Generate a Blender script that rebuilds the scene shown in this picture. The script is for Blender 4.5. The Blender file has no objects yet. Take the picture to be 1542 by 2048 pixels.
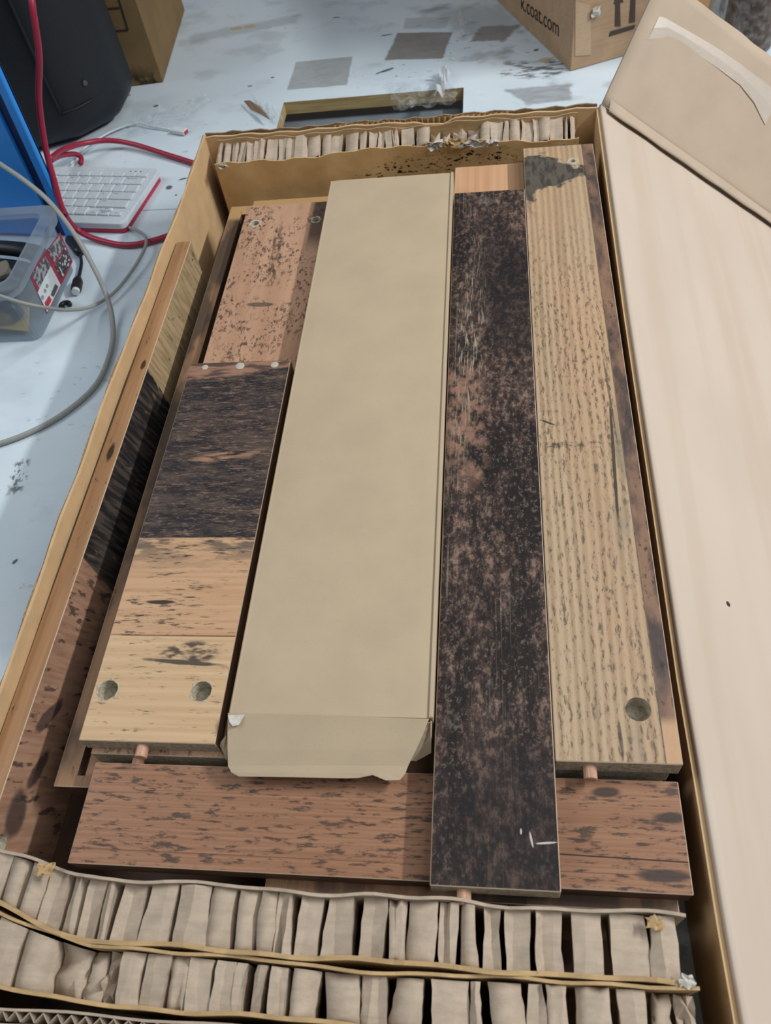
import bpy, bmesh, math, random
from mathutils import Vector, Matrix, Euler
random.seed(7)
SC = bpy.context.scene
COL = SC.collection

# ------------------------------------------------------------------ camera
FPX, IW, IH = 1600.0, 1542.0, 2048.0
CAM = Vector((0, 0, .55))
RT = Vector((.99069481, .07033867, -.11651726))
UP = Vector((.01089415, .81237208, .58303767))
FW = Vector((-.13566546, .57888174, -.80404652))
cd = bpy.data.cameras.new('camera')
cam = bpy.data.objects.new('camera', cd); COL.objects.link(cam)
cd.sensor_width = 36; cd.lens = FPX / IH * 36; cd.clip_start = .01; cd.clip_end = 50
m3 = Matrix((RT, UP, -FW)).transposed()
cam.matrix_world = Matrix.Translation(CAM) @ m3.to_4x4()
SC.camera = cam
cd.dof.use_dof = True; cd.dof.focus_distance = .60; cd.dof.aperture_fstop = 14

# ------------------------------------------------------------------ world, lamps, exposure
w = bpy.data.worlds.new('world'); SC.world = w; w.use_nodes = True
bg = w.node_tree.nodes['Background']
bg.inputs[0].default_value = (.93, .96, 1.0, 1); bg.inputs[1].default_value = .15
def area(name, loc, target, sx, sy, power, col):
    l = bpy.data.lights.new(name, 'AREA'); l.shape = 'RECTANGLE'; l.size = sx; l.size_y = sy
    l.energy = power; l.color = col
    o = bpy.data.objects.new(name, l); COL.objects.link(o); o.location = loc
    d = (Vector(target) - Vector(loc)).normalized()
    z = -d; y = Vector((0, 1, 0)); x = y.cross(z).normalized(); y = z.cross(x)
    o.rotation_euler = Matrix((x, y, z)).transposed().to_euler()
    return o
area('tube_lamp', (1.42, .75, 1.44), (0, .6, 0), .07, .75, 35, (1, .985, .96))
def panel(name, loc, sx, sy, power, col):
    l = bpy.data.lights.new(name, 'AREA'); l.shape = 'RECTANGLE'; l.size = sx; l.size_y = sy; l.energy = power; l.color = col
    o = bpy.data.objects.new(name, l); COL.objects.link(o); o.location = loc; return o
panel('fill_light', (1.45, -.2, 2.3), 2.0, 2.2, 33, (.95, .98, 1))  # added soft fill, no seen source; set to the right to keep gaps dark
o_ = panel('fill_light', (-1.9, .5, 2.0), 1.4, 1.4, 26, (.95, .98, 1)); o_.rotation_euler = (0, math.radians(-30), 0)  # second added fill, unseen, lifts the left table and the carton's shadow
SC.view_settings.view_transform = 'Standard'
SC.view_settings.look = 'None'
SC.view_settings.gamma = 1; SC.view_settings.exposure = -.20
SC.view_settings.use_curve_mapping = False

def at(px, py, z):
    """photograph measurement -> the point at height z on the scene"""
    d = RT * ((px - IW / 2) / FPX) + UP * (-(py - IH / 2) / FPX) + FW
    return CAM + d * ((z - CAM.z) / d.z)
def onplane(px, py, p0, n):
    d = RT * ((px - IW / 2) / FPX) + UP * (-(py - IH / 2) / FPX) + FW
    n = Vector(n); return CAM + d * ((Vector(p0) - CAM).dot(n) / d.dot(n))

# ------------------------------------------------------------------ node shading language
def lin(c):
    if isinstance(c, str):
        c = tuple(int(c[i:i + 2], 16) for i in (0, 2, 4))
    r = []
    for v in c:
        v /= 255.0
        r.append(v / 12.92 if v <= .04045 else ((v + .055) / 1.055) ** 2.4)
    return (*r, 1)
class S:
    def __init__(s, g, k): s.g = g; s.k = k
    def __add__(s, o): return s.g.m('ADD', s, o)
    def __radd__(s, o): return s.g.m('ADD', o, s)
    def __sub__(s, o): return s.g.m('SUBTRACT', s, o)
    def __rsub__(s, o): return s.g.m('SUBTRACT', o, s)
    def __mul__(s, o): return s.g.m('MULTIPLY', s, o)
    def __rmul__(s, o): return s.g.m('MULTIPLY', o, s)
    def __truediv__(s, o): return s.g.m('DIVIDE', s, o)
class G:
    inv = 1.0
    def __init__(s, nt):
        s.nt = nt
        tc = nt.nodes.new('ShaderNodeTexCoord')
        sx = nt.nodes.new('ShaderNodeSeparateXYZ')
        nt.links.new(tc.outputs['Object'], sx.inputs[0])
        s.x, s.y, s.z = (S(s, sx.outputs[i]) * G.inv if G.inv != 1 else S(s, sx.outputs[i]) for i in range(3))
    def put(s, sock, v):
        if isinstance(v, S): s.nt.links.new(v.k, sock)
        else: sock.default_value = v
    def m(s, op, a, b=None, c=None, clamp=False):
        n = s.nt.nodes.new('ShaderNodeMath'); n.operation = op; n.use_clamp = clamp
        for i, v in enumerate((a, b, c)):
            if v is not None: s.put(n.inputs[i], v)
        return S(s, n.outputs[0])
    def mx(s, a, b): return s.m('MAXIMUM', a, b)
    def mn(s, a, b): return s.m('MINIMUM', a, b)
    def vec(s, a, b, c):
        n = s.nt.nodes.new('ShaderNodeCombineXYZ')
        for i, v in enumerate((a, b, c)): s.put(n.inputs[i], v)
        return S(s, n.outputs[0])
    def noise(s, sx, sy, sz=None, det=3, rough=.55, seed=0, dist=0):
        n = s.nt.nodes.new('ShaderNodeTexNoise')
        sz = sx if sz is None else sz
        v = s.vec(s.x * sx + seed * 3.7, s.y * sy + seed * 5.3, s.z * sz + seed * 1.9)
        s.put(n.inputs['Vector'], v)
        n.inputs['Scale'].default_value = 1; n.inputs['Detail'].default_value = det
        n.inputs['Roughness'].default_value = rough; n.inputs['Distortion'].default_value = dist
        return S(s, n.outputs['Fac'])
    def ss(s, a, b, x):
        n = s.nt.nodes.new('ShaderNodeMapRange'); n.interpolation_type = 'SMOOTHSTEP'
        s.put(n.inputs[0], x)
        n.inputs[1].default_value = a; n.inputs[2].default_value = b
        n.inputs[3].default_value = 0; n.inputs[4].default_value = 1
        if a > b:
            n.inputs[1].default_value = b; n.inputs[2].default_value = a
            n.inputs[3].default_value = 1; n.inputs[4].default_value = 0
        return S(s, n.outputs[0])
    def mix(s, f, a, b):
        n = s.nt.nodes.new('ShaderNodeMix'); n.data_type = 'RGBA'
        s.put(n.inputs[0], f)
        for k, v in ((6, a), (7, b)):
            if isinstance(v, (str, tuple)): v = lin(v) if not (isinstance(v, tuple) and len(v) == 4) else v
            s.put(n.inputs[k], v)
        return S(s, n.outputs[2])
    def ell(s, cx, cy, rx, ry, ang=0, wob=.35, wsc=60, seed=0, soft=.35, ax='xy'):
        """soft-edged wobbly ellipse, 1 inside"""
        X = getattr(s, ax[0]) - cx; Y = getattr(s, ax[1]) - cy
        if ang:
            c, q = math.cos(ang), math.sin(ang)
            X, Y = X * c + Y * q, Y * c - X * q
        d = s.m('SQRT', (X / rx) * (X / rx) + (Y / ry) * (Y / ry))
        if wob: d = d + (s.noise(wsc, wsc, det=4, seed=seed + 11) - .5) * (wob * 2)
        return s.ss(1 + soft / 2, 1 - soft / 2, d)
    def band(s, v, a, b, soft=.0008):
        return s.ss(a - soft, a + soft, v) * s.ss(b + soft, b - soft, v)
def mat(name, fn=None, color='808080', rough=.6, bump=.0, spec=.4, dist=.001):
    m = bpy.data.materials.new(name); m.use_nodes = True
    nt = m.node_tree; b = nt.nodes['Principled BSDF']
    b.inputs['Roughness'].default_value = rough
    b.inputs['Specular IOR Level'].default_value = spec
    if fn is None:
        g = G(nt)
        g.put(b.inputs['Base Color'], g.mix(g.noise(180, 180, det=3), tuple(max(0, v * .93) for v in hx(color)), tuple(min(255, v * 1.05) for v in hx(color))))
        return m
    g = G(nt); r = fn(g)
    col, h, rg = (tuple(r) + (None, None))[:3] if isinstance(r, tuple) else (r, None, None)
    g.put(b.inputs['Base Color'], col)
    if rg is not None: g.put(b.inputs['Roughness'], rg)
    if h is not None:
        bn = nt.nodes.new('ShaderNodeBump'); bn.inputs['Strength'].default_value = bump or .5
        bn.inputs['Distance'].default_value = dist
        g.put(bn.inputs['Height'], h); nt.links.new(bn.outputs[0], b.inputs['Normal'])
    return m
def hx(c): return tuple(int(c[i:i + 2], 16) for i in (0, 2, 4)) if isinstance(c, str) else c

# ------------------------------------------------------------------ object helpers
def tag(o, label=None, cat=None, group=None, kind=None):
    if label: o['label'] = label
    if cat: o['category'] = cat
    if group: o['group'] = group
    if kind: o['kind'] = kind
    return o
def link(name, me, mats, parent=None, loc=None, rot=None, smooth=False):
    o = bpy.data.objects.new(name, me); COL.objects.link(o)
    for m in (mats if isinstance(mats, (list, tuple)) else [mats]):
        if m and m.name not in [x.name for x in me.materials if x]: me.materials.append(m)
        elif m: pass
    if parent: o.parent = parent
    if loc is not None: o.location = loc
    if rot is not None: o.rotation_euler = rot
    if smooth:
        for p in me.polygons: p.use_smooth = True
    return o
def bm_obj(name, bm, mats, parent=None, loc=None, rot=None, smooth=False, norm=True):
    if norm: bmesh.ops.recalc_face_normals(bm, faces=bm.faces)
    me = bpy.data.meshes.new(name); bm.to_mesh(me); bm.free()
    return link(name, me, mats, parent, loc, rot, smooth)
def empty(name, loc, rz=0):
    o = bpy.data.objects.new(name, None); COL.objects.link(o); o.location = loc
    o.rotation_euler = (0, 0, rz); o.empty_display_size = .02
    return o
def boxbm(x0, x1, y0, y1, z0, z1, bev=0, seg=1, bm=None):
    bm = bm or bmesh.new()
    r = bmesh.ops.create_cube(bm, size=1)
    for v in r['verts']:
        v.co = Vector((x0 + (v.co.x + .5) * (x1 - x0), y0 + (v.co.y + .5) * (y1 - y0), z0 + (v.co.z + .5) * (z1 - z0)))
    if bev:
        es = list({e for v in r['verts'] for e in v.link_edges})
        bmesh.ops.bevel(bm, geom=es, offset=bev, segments=seg, affect='EDGES', profile=.5)
    return bm
def autosmooth(o, deg=30):
    for p in o.data.polygons: p.use_smooth = True
    o.data.set_sharp_from_angle(angle=math.radians(deg)); return o
def cr(pts, n=8):
    """Catmull-Rom through the points"""
    P = [Vector(p) for p in pts]; P = [P[0] * 2 - P[1]] + P + [P[-1] * 2 - P[-2]]
    out = []
    for i in range(1, len(P) - 2):
        a, b, c, d = P[i - 1:i + 3]
        for k in range(n):
            t = k / n
            out.append(.5 * ((2 * b) + (c - a) * t + (2 * a - 5 * b + 4 * c - d) * t * t + (3 * b - a - 3 * c + d) * t ** 3))
    out.append(P[-2]); return out
def tubebm(pts, r, sides=10, bm=None, radii=None):
    bm = bm or bmesh.new(); rings = []
    up = Vector((0, 0, 1)); n = len(pts)
    for i, p in enumerate(pts):
        t = (pts[min(i + 1, n - 1)] - pts[max(i - 1, 0)]).normalized()
        a = t.cross(up)
        if a.length < .05: a = t.cross(Vector((0, 1, 0)))
        a.normalize(); b = a.cross(t)
        rr = radii[i] if radii else r
        rings.append([bm.verts.new(p + (a * math.cos(2 * math.pi * k / sides) + b * math.sin(2 * math.pi * k / sides)) * rr) for k in range(sides)])
    for i in range(n - 1):
        for k in range(sides):
            bm.faces.new((rings[i][k], rings[i][(k + 1) % sides], rings[i + 1][(k + 1) % sides], rings[i + 1][k]))
    bm.faces.new(rings[0][::-1]); bm.faces.new(rings[-1])
    return bm
def gridbm(rows, thick=0, bm=None):
    """surface through rows of points; thick > 0 makes it a closed sheet along its normals"""
    bm = bm or bmesh.new()
    V = [[bm.verts.new(p) for p in r] for r in rows]
    for i in range(len(V) - 1):
        for j in range(len(V[0]) - 1):
            bm.faces.new((V[i][j], V[i][j + 1], V[i + 1][j + 1], V[i + 1][j]))
    if thick:
        bmesh.ops.recalc_face_normals(bm, faces=bm.faces)
        bmesh.ops.solidify(bm, geom=bm.faces[:], thickness=thick)
    return bm
def polybm(pts, t, bm=None, d=(0, 0, 1)):
    bm = bm or bmesh.new()
    f = bm.faces.new([bm.verts.new(p) for p in pts])
    r = bmesh.ops.extrude_face_region(bm, geom=[f])
    for v in r['geom']:
        if isinstance(v, bmesh.types.BMVert): v.co += Vector(d) * t
    return bm
def ringbm(r0, r1, t, seed=0, n=20):
    rg_ = random.Random(seed); rows = []
    for k in range(n + 1):
        a = 2 * math.pi * k / n; kk = k % n
        w_ = r1 * (1 + .22 * math.sin(kk * 2.1 + seed) * math.sin(kk * .7 + seed * 2))
        rows.append([Vector((math.cos(a), math.sin(a), 0)) * r0, Vector((math.cos(a) * (r0 + w_) / 2, math.sin(a) * (r0 + w_) / 2, t)), Vector((math.cos(a), math.sin(a), 0)) * w_])
    bm = gridbm(rows); bmesh.ops.remove_doubles(bm, verts=bm.verts, dist=1e-6); return bm
def cyl(name, c, axis, r, L, m, parent=None, seg=16, bev=.0006, loc_rel=True):
    """rod starting at c, along axis"""
    bm = bmesh.new()
    bmesh.ops.create_cone(bm, cap_ends=True, segments=seg, radius1=r, radius2=r, depth=L)
    if bev: bmesh.ops.bevel(bm, geom=[e for e in bm.edges if abs(e.verts[0].co.z - e.verts[1].co.z) < 1e-6], offset=bev, segments=2, profile=.5, affect='EDGES')
    q = Vector((0, 0, 1)).rotation_difference(Vector(axis).normalized()).to_matrix().to_4x4()
    bm.transform(Matrix.Translation(Vector(c)) @ q @ Matrix.Translation((0, 0, L / 2)))
    return bm_obj(name, bm, m, parent)
def text(name, body, size, m, parent, mw, ext=.0001):
    cu = bpy.data.curves.new(name, 'FONT'); cu.body = body; cu.size = size; cu.extrude = ext
    t = bpy.data.objects.new(name, cu); COL.objects.link(t)
    me = bpy.data.meshes.new_from_object(t.evaluated_get(bpy.context.evaluated_depsgraph_get()))
    bpy.data.objects.remove(t); bpy.data.curves.remove(cu)
    o = link(name, me, m, parent); o.matrix_local = mw
    return o

# ------------------------------------------------------------------ materials
def kraft(base, dark=.90, lite=1.05, sc=90, streak=(20, 400), seed=0):
    b = hx(base)
    def f(g):
        n = g.noise(sc, sc, det=5, seed=seed) * .6 + g.noise(streak[0], streak[1], streak[1], det=3, seed=seed + 2) * .4
        fib = g.noise(900, 900, det=2, seed=seed + 4)
        c = g.mix(g.ss(.3, .7, n), tuple(v * dark for v in b), tuple(min(255, v * lite) for v in b))
        c = g.mix(g.ss(.62, .75, fib) * .25, c, tuple(v * .8 for v in b))
        return c, n * .5 + fib * .5
    return f
M = {}
M['bside'] = mat('board_side_print', lambda g: g.mix(g.ss(.35, .65, g.noise(30, 18, 200, det=4)), '6E5240', '4A3A30'), rough=.55, spec=.3)
M['kraft'] = mat('kraft_cardboard', kraft('CDAD84', .95, 1.03, 40, (30, 60)), rough=.75, bump=.15, spec=.2)
M['kraft_dim'] = mat('kraft_brown', kraft('A9875A'), rough=.8, bump=.15, spec=.2)
M['parcel'] = mat('parcel_cardboard', kraft('B7A68C', .975, 1.02, 25, (25, 25)), rough=.7, bump=.12, spec=.25)
M['paper_grey'] = mat('honeycomb_paper', kraft('B3A391', .93, 1.05, 120), rough=.75, bump=.2, spec=.25)
M['liner'] = mat('honeycomb_liner', kraft('B99C72', .9, 1.06, 80), rough=.75, bump=.2, spec=.25)
M['torn'] = mat('torn_paper', kraft('C9C4BB', .88, 1.08, 200), rough=.9, bump=.5, spec=.1)
M['edge'] = mat('cardboard_edge', kraft('9C8467', .8, 1.1, 300), rough=.85, bump=.4, spec=.1)
def f_lid(g):
    st = g.noise(46, .8, 46, det=2, seed=3)
    n = g.noise(12, 5, det=3, seed=5)
    c = g.mix(g.ss(.3, .7, n), 'C3B4A5', 'C9BBAC')
    c = g.mix(g.ss(.5, .7, st) * .30, c, 'B9A68F')
    spot = g.mx(g.ell(.075, .50, .0022, .0035, .5, .3, 300, 1), g.ell(.155, .278, .0015, .002, 0, .3, 300, 2))
    c = g.mix(spot, c, '3A342F')
    return c, st
M['lid'] = mat('lid_cardboard', f_lid, rough=.7, bump=.06, spec=.25, dist=.001)
M['flap'] = mat('flap_cardboard', kraft('B5A491', .97, 1.03, 20, (20, 20)), rough=.7, bump=.12, spec=.25)
M['tape'] = mat('clear_tape', kraft('C0B6AA', .97, 1.03, 30), rough=.32, bump=.05, spec=.5)

# --- printed reclaimed-wood boards (x across, y along the board, metres from its near left corner)
def specks(g, sx, sy, th, seed, w=.11, det=6):
    th -= .015
    return g.ss(th, th + w, g.noise(sx, sy, 60, det=det, rough=.68, seed=seed))
K = .968          # boards lie this much nearer than first measured; patterns keep their own units
G.inv = 1 / K
def f_right(g):
    gr = g.noise(170, 3.0, det=2, seed=1)
    wav = g.x + (g.noise(10, 3, det=2, seed=22) - .5) * .006
    rings = g.m('SINE', wav * 1080 + g.noise(30, 3, det=3, seed=8) * 7) * .5 + .5
    c = g.mix(g.ss(.30, .75, gr * .72 + rings * .28), 'B9A184', '9C8468')
    c = g.mix(g.ss(.45, .7, g.noise(12, 4, det=2, seed=30)) * .35, c, 'C49A78')
    zone = g.ss(.58, .36, g.y) * .8 + .2
    sp = specks(g, 480, 150, .53, 2, .08) * rings * zone
    sp2 = specks(g, 300, 80, .575, 5, .08) * zone * .9
    c = g.mix(g.mx(sp, sp2) * .8, c, '4D463C')
    grey = g.ss(.5, .62, g.noise(60, 7, det=3, seed=9)) * g.ss(.036, .058, g.x) * g.ss(.42, .2, g.y)
    c = g.mix(grey * .6, c, '7C7768')
    # charred blotch round the far screw
    bl = g.mx(g.ell(.016, .606, .026, .022, 0, .9, 70, 3, .7), g.ell(.036, .592, .026, .014, .25, .9, 70, 4, .8))
    bl = g.mx(bl, g.mx(g.ell(.004, .580, .008, .026, 0, .8, 70, 14, .8), g.ell(.020, .585, .020, .012, .2, .9, 90, 15, .8)))
    bl = g.m('MULTIPLY', bl, g.ss(.30, .48, g.noise(90, 70, det=6, rough=.7, seed=6) + bl * .12), clamp=True)
    c = g.mix(g.ss(.12, .55, bl) * .95, c, g.mix(g.ss(.4, .6, g.noise(200, 60, det=4, seed=26)), '343433', '55534C'))
    arc = g.ell(.020, .55, .018, .03, .0, .4, 50, 28, .3) - g.ell(.0225, .548, .018, .03, .0, .4, 50, 28, .3)
    c = g.mix(g.mx(arc, 0) * .7, c, '544A3F')
    crack = g.ell(.0535, .225, .0012, .060, -.04, .5, 60, 7, .5)
    crack = g.mx(crack, g.ell(.056, .29, .0008, .05, .03, .6, 90, 9, .6) * .7)
    crack = g.mx(crack, g.ell(.0075, .262, .0060, .0009, -.5, .4, 100, 17, .5))
    crack = g.mx(crack, g.ell(.038, .014, .0011, .012, .03, .4, 80, 27, .5) * .8)
    marks = g.band(g.y, .236, .242, .001) * specks(g, 300, 200, .5, 12) * g.band(g.x, .004, .047)
    c = g.mix(g.mx(crack, marks * .7) * .9, c, '35332F')
    # strip of the neighbouring printed plank
    edge = g.ss(.0618, .0624, g.x + g.y * .0035)
    st = g.mix(g.ss(.40, .62, g.noise(60, 22, det=5, seed=15)), '8A6C58', '4E4340')
    st = g.mix(specks(g, 300, 120, .58, 16) * .8, st, '2E2A2C')
    st = g.mix(g.ss(.030, .022, g.y), st, 'BE9A78')
    c = g.mix(edge, c, st)
    ln = g.band(g.x + g.y * .0035, .0614, .0621, .0003)
    c = g.mix(ln * .7, c, '3A322D')
    return c, gr * .5 + rings * .3 - sp
M['right'] = mat('striped_tan_wood_print', f_right, rough=.5, bump=.25, spec=.35, dist=.0006)
def f_dark(g):
    n1 = g.noise(38, 12, det=6, rough=.7, seed=1)
    fine = g.noise(420, 300, det=4, rough=.7, seed=2)
    mid = g.noise(170, 90, det=5, rough=.7, seed=7)
    lines = g.noise(900, 8, det=2, seed=3)
    c = g.mix(g.ss(.40, .62, n1), '272120', '4C3D37')
    c = g.mix(g.ss(.50, .62, mid) * g.ss(.40, .58, n1) * .8, c, '8A7062')
    c = g.mix(g.ss(.50, .40, mid) * .6, c, '1E1C1E')
    c = g.mix(g.ss(.54, .64, fine) * .65, c, '1A181A')
    c = g.mix(g.ss(.46, .38, fine) * .40, c, '8B7B70')
    c = g.mix(g.ss(.60, .72, g.noise(60, 30, det=4, rough=.7, seed=12)) * .5, c, '6E6A63')
    c = g.mix(g.ss(.56, .70, lines) * .35 * g.ss(.45, .6, g.noise(30, 10, det=3, seed=9)), c, 'A39686')
    wear = g.ell(.018, .43, .010, .13, -.06, .6, 40, 5, 1.0) * g.ss(.5, .68, g.noise(700, 60, det=2, seed=10))
    c = g.mix(wear * .75, c, 'B2A892')
    blk = g.mx(g.ell(.05, .50, .03, .09, .1, .5, 25, 6, .9), g.ell(.05, .03, .05, .05, .1, .4, 30, 16, .9))
    c = g.mix(blk * .65, c, '221F22')
    pink = g.ell(.012, .34, .018, .06, .1, .6, 40, 26, .9) * g.ss(.4, .6, g.noise(150, 90, det=3, seed=20))
    c = g.mix(pink * .7, c, '9C7866')
    sc = g.mx(g.ell(.063, .0245, .0055, .0006, .1, .2, 200, 4, .4), g.mx(g.ell(.055, .026, .0006, .004, .2, .2, 200, 5, .4), g.ell(.0495, .030, .0005, .0016, 0, .2, 200, 6, .4)))
    c = g.mix(sc * .9, c, 'C9C2B8')
    return c, fine * .4 + lines * .6
M['dark'] = mat('charred_wood_print', f_dark, rough=.6, bump=.3, spec=.22, dist=.0006)
def f_left(g):   # crosswise planks on the short board; L=.339, W=.090
    gr = g.noise(6, 240, det=4, seed=1)
    z1 = .317 - .1626; z2 = .2368 - .1626
    tan = g.mix(g.ss(.3, .7, gr), 'C7A380', 'B8916F')
    tan = g.mix(specks(g, 70, 420, .54, 2) * g.ss(.36, .6, g.noise(25, 25, det=2, seed=12)), tan, '4B4038')
    tan = g.mix(g.ss(z1 - .035, z1, g.y) * g.ss(.42, .58, g.noise(40, 160, det=4, seed=3)) * .85, tan, '4E4A47')
    tan = g.mix(g.ell(.03, .10, .010, .0016, 0, .5, 90, 21, .5), tan, '3C352F')
    lt = g.mix(g.ss(.3, .7, gr), 'CDB08C', 'C09F7A')
    lt = g.mix(specks(g, 80, 400, .59, 5) * .8, lt, '5B4B3D')
    kn = g.mx(g.ell(.060, .062, .024, .0075, .03, .55, 60, 7, .5) * g.ss(.35, .6, g.noise(120, 260, det=4, seed=23)), g.ell(.058, .0545, .027, .0017, -.06, .5, 80, 8, .5))
    lt = g.mix(kn * .9, lt, '34322F')
    drk = g.mix(g.ss(.40, .64, g.noise(34, 120, det=6, rough=.75, seed=9)), '29262A', '53463F')
    drk = g.mix(g.ss(.53, .68, g.noise(50, 300, det=6, rough=.75, seed=10)) * .75, drk, '8B6E5B')
    drk = g.mix(g.ss(.54, .66, g.noise(130, 520, det=5, rough=.7, seed=19)) * .7, drk, '1E1C1F')
    drk = g.mix(g.ss(.46, .36, g.noise(180, 620, det=4, rough=.7, seed=20)) * .45, drk, '8F7B6C')
    drk = g.mix(g.ell(.052, .232, .030, .005, .12, .7, 60, 11, 1.2) * g.ss(.42, .6, g.noise(60, 300, det=5, seed=21)) * .8, drk, 'A88368')
    top = g.mix(g.ss(.42, .62, g.noise(35, 200, det=4, seed=14)), '9A7460', '53453F')
    c = g.mix(g.ss(z2 - .0004, z2 + .0004, g.y), lt, tan)
    c = g.mix(g.ss(z1 - .0005, z1 + .0005, g.y + (g.noise(300, 20, det=2, seed=15) - .5) * .001), c, drk)
    tt = g.y - g.x * .14 + (g.noise(60, 60, det=4, seed=16) - .5) * .012
    c = g.mix(g.ss(.3155, .3195, tt + g.ss(.07, .0, g.x) * .000), c, top)
    jn = g.band(g.y, z2 - .0006, z2 + .0004, .0003) * g.ss(.004, .012, g.x)
    c = g.mix(jn * .85, c, '6B3B2A')
    return c, gr
M['left'] = mat('crosswise_patchwork_wood_print', f_left, rough=.5, bump=.25, spec=.35, dist=.0006)
def f_far(g):    # far board, origin Y=.159, L=.598
    c = g.mix(g.ss(.3, .7, g.noise(60, 6, det=3, seed=1)), 'BC977C', 'AD866C')
    a = g.ss(.38, .54, g.noise(26, 20, det=3, seed=2))
    fl = specks(g, 300, 170, .535, 3, .09) * a
    c = g.mix(fl * .85, c, '47392F')
    c = g.mix(specks(g, 150, 80, .60, 4, .08) * .8, c, '54453A')
    c = g.mix(g.ell(.041, .435, .014, .0032, -.08, .4, 120, 5, .5) * .8, c, '4F4840')
    dk = g.ss(.072, .076, g.x) * g.ss(.505, .545, g.y)
    c = g.mix(dk * .85, c, '463B36')
    vg = g.ell(.044, .51, .006, .05, .05, .6, 60, 9, .8) * specks(g, 300, 90, .48, 8)
    c = g.mix(vg * .8, c, '4A3C33')
    return c, fl * -1
M['far'] = mat('flecked_pink_wood_print', f_far, rough=.5, bump=.25, spec=.35, dist=.0006)
def f_cross(g):  # cross board, x along the grain; L=.359, W=.061
    gr = g.noise(6, 620, det=4, seed=1)
    c = g.mix(g.ss(.3, .7, gr), '9E765C', '8A634A')
    c = g.mix(specks(g, 75, 380, .545, 2, .10) * .9, c, '3F322B')
    c = g.mix(g.ss(.57, .65, g.noise(40, 120, det=5, rough=.65, seed=6)) * .85, c, '463931')
    ln = g.band(g.y - (g.x - .30) * -.018, .0172, .0180, .0002) * g.ss(.285, .29, g.x)
    c = g.mix(ln, c, '2B1A14')
    c = g.mix(g.band(g.y, .0085, .0091, .0002) * .5, c, '4B3225')
    dk = g.ell(.345, .009, .013, .0035, 0, .4, 80, 4, .6)
    dk = g.mx(dk, g.ell(.352, .040, .008, .003, 0, .4, 80, 5, .6)); dk = g.mx(dk, g.ell(.318, .053, .008, .0028, 0, .4, 80, 6, .6))
    c = g.mix(dk * .9, c, '3A302D')
    return c, gr
M['cross'] = mat('spotted_brown_wood_print', f_cross, rough=.5, bump=.25, spec=.35, dist=.0006)
def f_peach(g):
    gr = g.noise(260, 5, det=3, seed=1)
    c = g.mix(g.ss(.3, .7, gr), 'CBA27F', 'BE9270')
    return g.mix(specks(g, 220, 120, .68, 2) * .6, c, '5A3E30'), gr
M['peach'] = mat('plain_peach_wood_print', f_peach, rough=.55, bump=.15, spec=.3)
def f_low(g):
    gr = g.noise(90, 5, det=3, seed=1)
    c = g.mix(g.ss(.3, .7, gr), '9C7A5C', '84644B')
    dk = g.ss(.48, .6, g.noise(20, 7, det=4, seed=2))
    c = g.mix(dk * .8, c, '38312E')
    c = g.mix(g.ss(.612, .622, g.y), c, 'B08E62')
    return g.mix(specks(g, 240, 120, .62, 3) * .7, c, '33291F'), gr
M['low'] = mat('smoky_brown_wood_print', f_low, rough=.55, bump=.2, spec=.3)
G.inv = 1.0
def f_up_top(g):
    gr = g.noise(140, 6, det=4, seed=1)
    c = g.mix(g.ss(.3, .7, gr), 'AE8763', '94704F')
    c = g.mix(specks(g, 240, 70, .62, 3) * .85, c, '44301F')
    c = g.mix(g.ell(.008, .31, .0025, .009, 0, .5, 90, 4, .6), c, '3B2A1E')
    return g.mix(g.ell(.010, .41, .0020, .006, 0, .5, 90, 5, .6), c, '46301F'), gr
M['up_top'] = mat('brown_edge_wood_print', f_up_top, rough=.5, bump=.2, spec=.3)
def f_up(g):     # right face of the upright board: y along, z up
    d = g.z; e = g.y + g.z * .3
    n = S(g, g.nt.nodes.new('ShaderNodeTexNoise').outputs['Fac']); n.k.node.inputs['Scale'].default_value = 1; n.k.node.inputs['Detail'].default_value = 4
    g.put(n.k.node.inputs['Vector'], g.vec(d * 30, e * 260, .3))
    k = S(g, g.nt.nodes.new('ShaderNodeTexNoise').outputs['Fac']); k.k.node.inputs['Scale'].default_value = 1; k.k.node.inputs['Detail'].default_value = 4
    g.put(k.k.node.inputs['Vector'], g.vec(d * 60, e * 160, 7.3))
    tan = g.mix(g.ss(.3, .7, n), 'BFA681', '9C8766')
    tan = g.mix(g.ss(.60, .70, k) * .7, tan, '4F443A')
    drk = g.mix(g.ss(.40, .66, n), '2A2829', '544B45')
    drk = g.mix(g.ss(.60, .74, k) * .7, drk, '8A6B55')
    pk = g.mix(g.ss(.3, .7, n), 'B18C73', '98745F')
    pk = g.mix(g.ss(.57, .66, k) * .85, pk, '4A3C37')
    q = g.y + (g.z - .082) * .26
    jag = (g.noise(20, 160, 40, det=4, seed=2) - .5) * .03
    c = g.mix(g.ss(.400, .404, q + jag), drk, tan)
    b2 = g.ss(.2095, .2115, g.y + (g.z - .082) * .05)
    c = g.mix(b2, pk, c)
    low = g.mx(g.ell(.035, .060, .014, .010, 0, .4, 60, 8, .5, 'yz'), g.ell(.065, .052, .016, .005, -.4, .5, 60, 9, .5, 'yz'))
    low = g.mx(low, g.ell(.098, .06, .016, .005, -.6, .5, 60, 10, .5, 'yz'))
    return g.mix(low * .8, c, '3A3133'), n
M['up'] = mat('diagonal_grain_wood_print', f_up, rough=.5, bump=.2, spec=.3, dist=.0006)
def f_chip(g):
    n = g.noise(420, 420, det=4, seed=1)
    c = g.mix(g.ss(.3, .7, n), 'A49A86', 'C6BEAC')
    return g.mix(specks(g, 260, 260, .62, 4) * .7, c, '5D503F'), n
M['chip'] = mat('raw_chipboard', f_chip, rough=.9, bump=.8, spec=.1)
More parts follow.
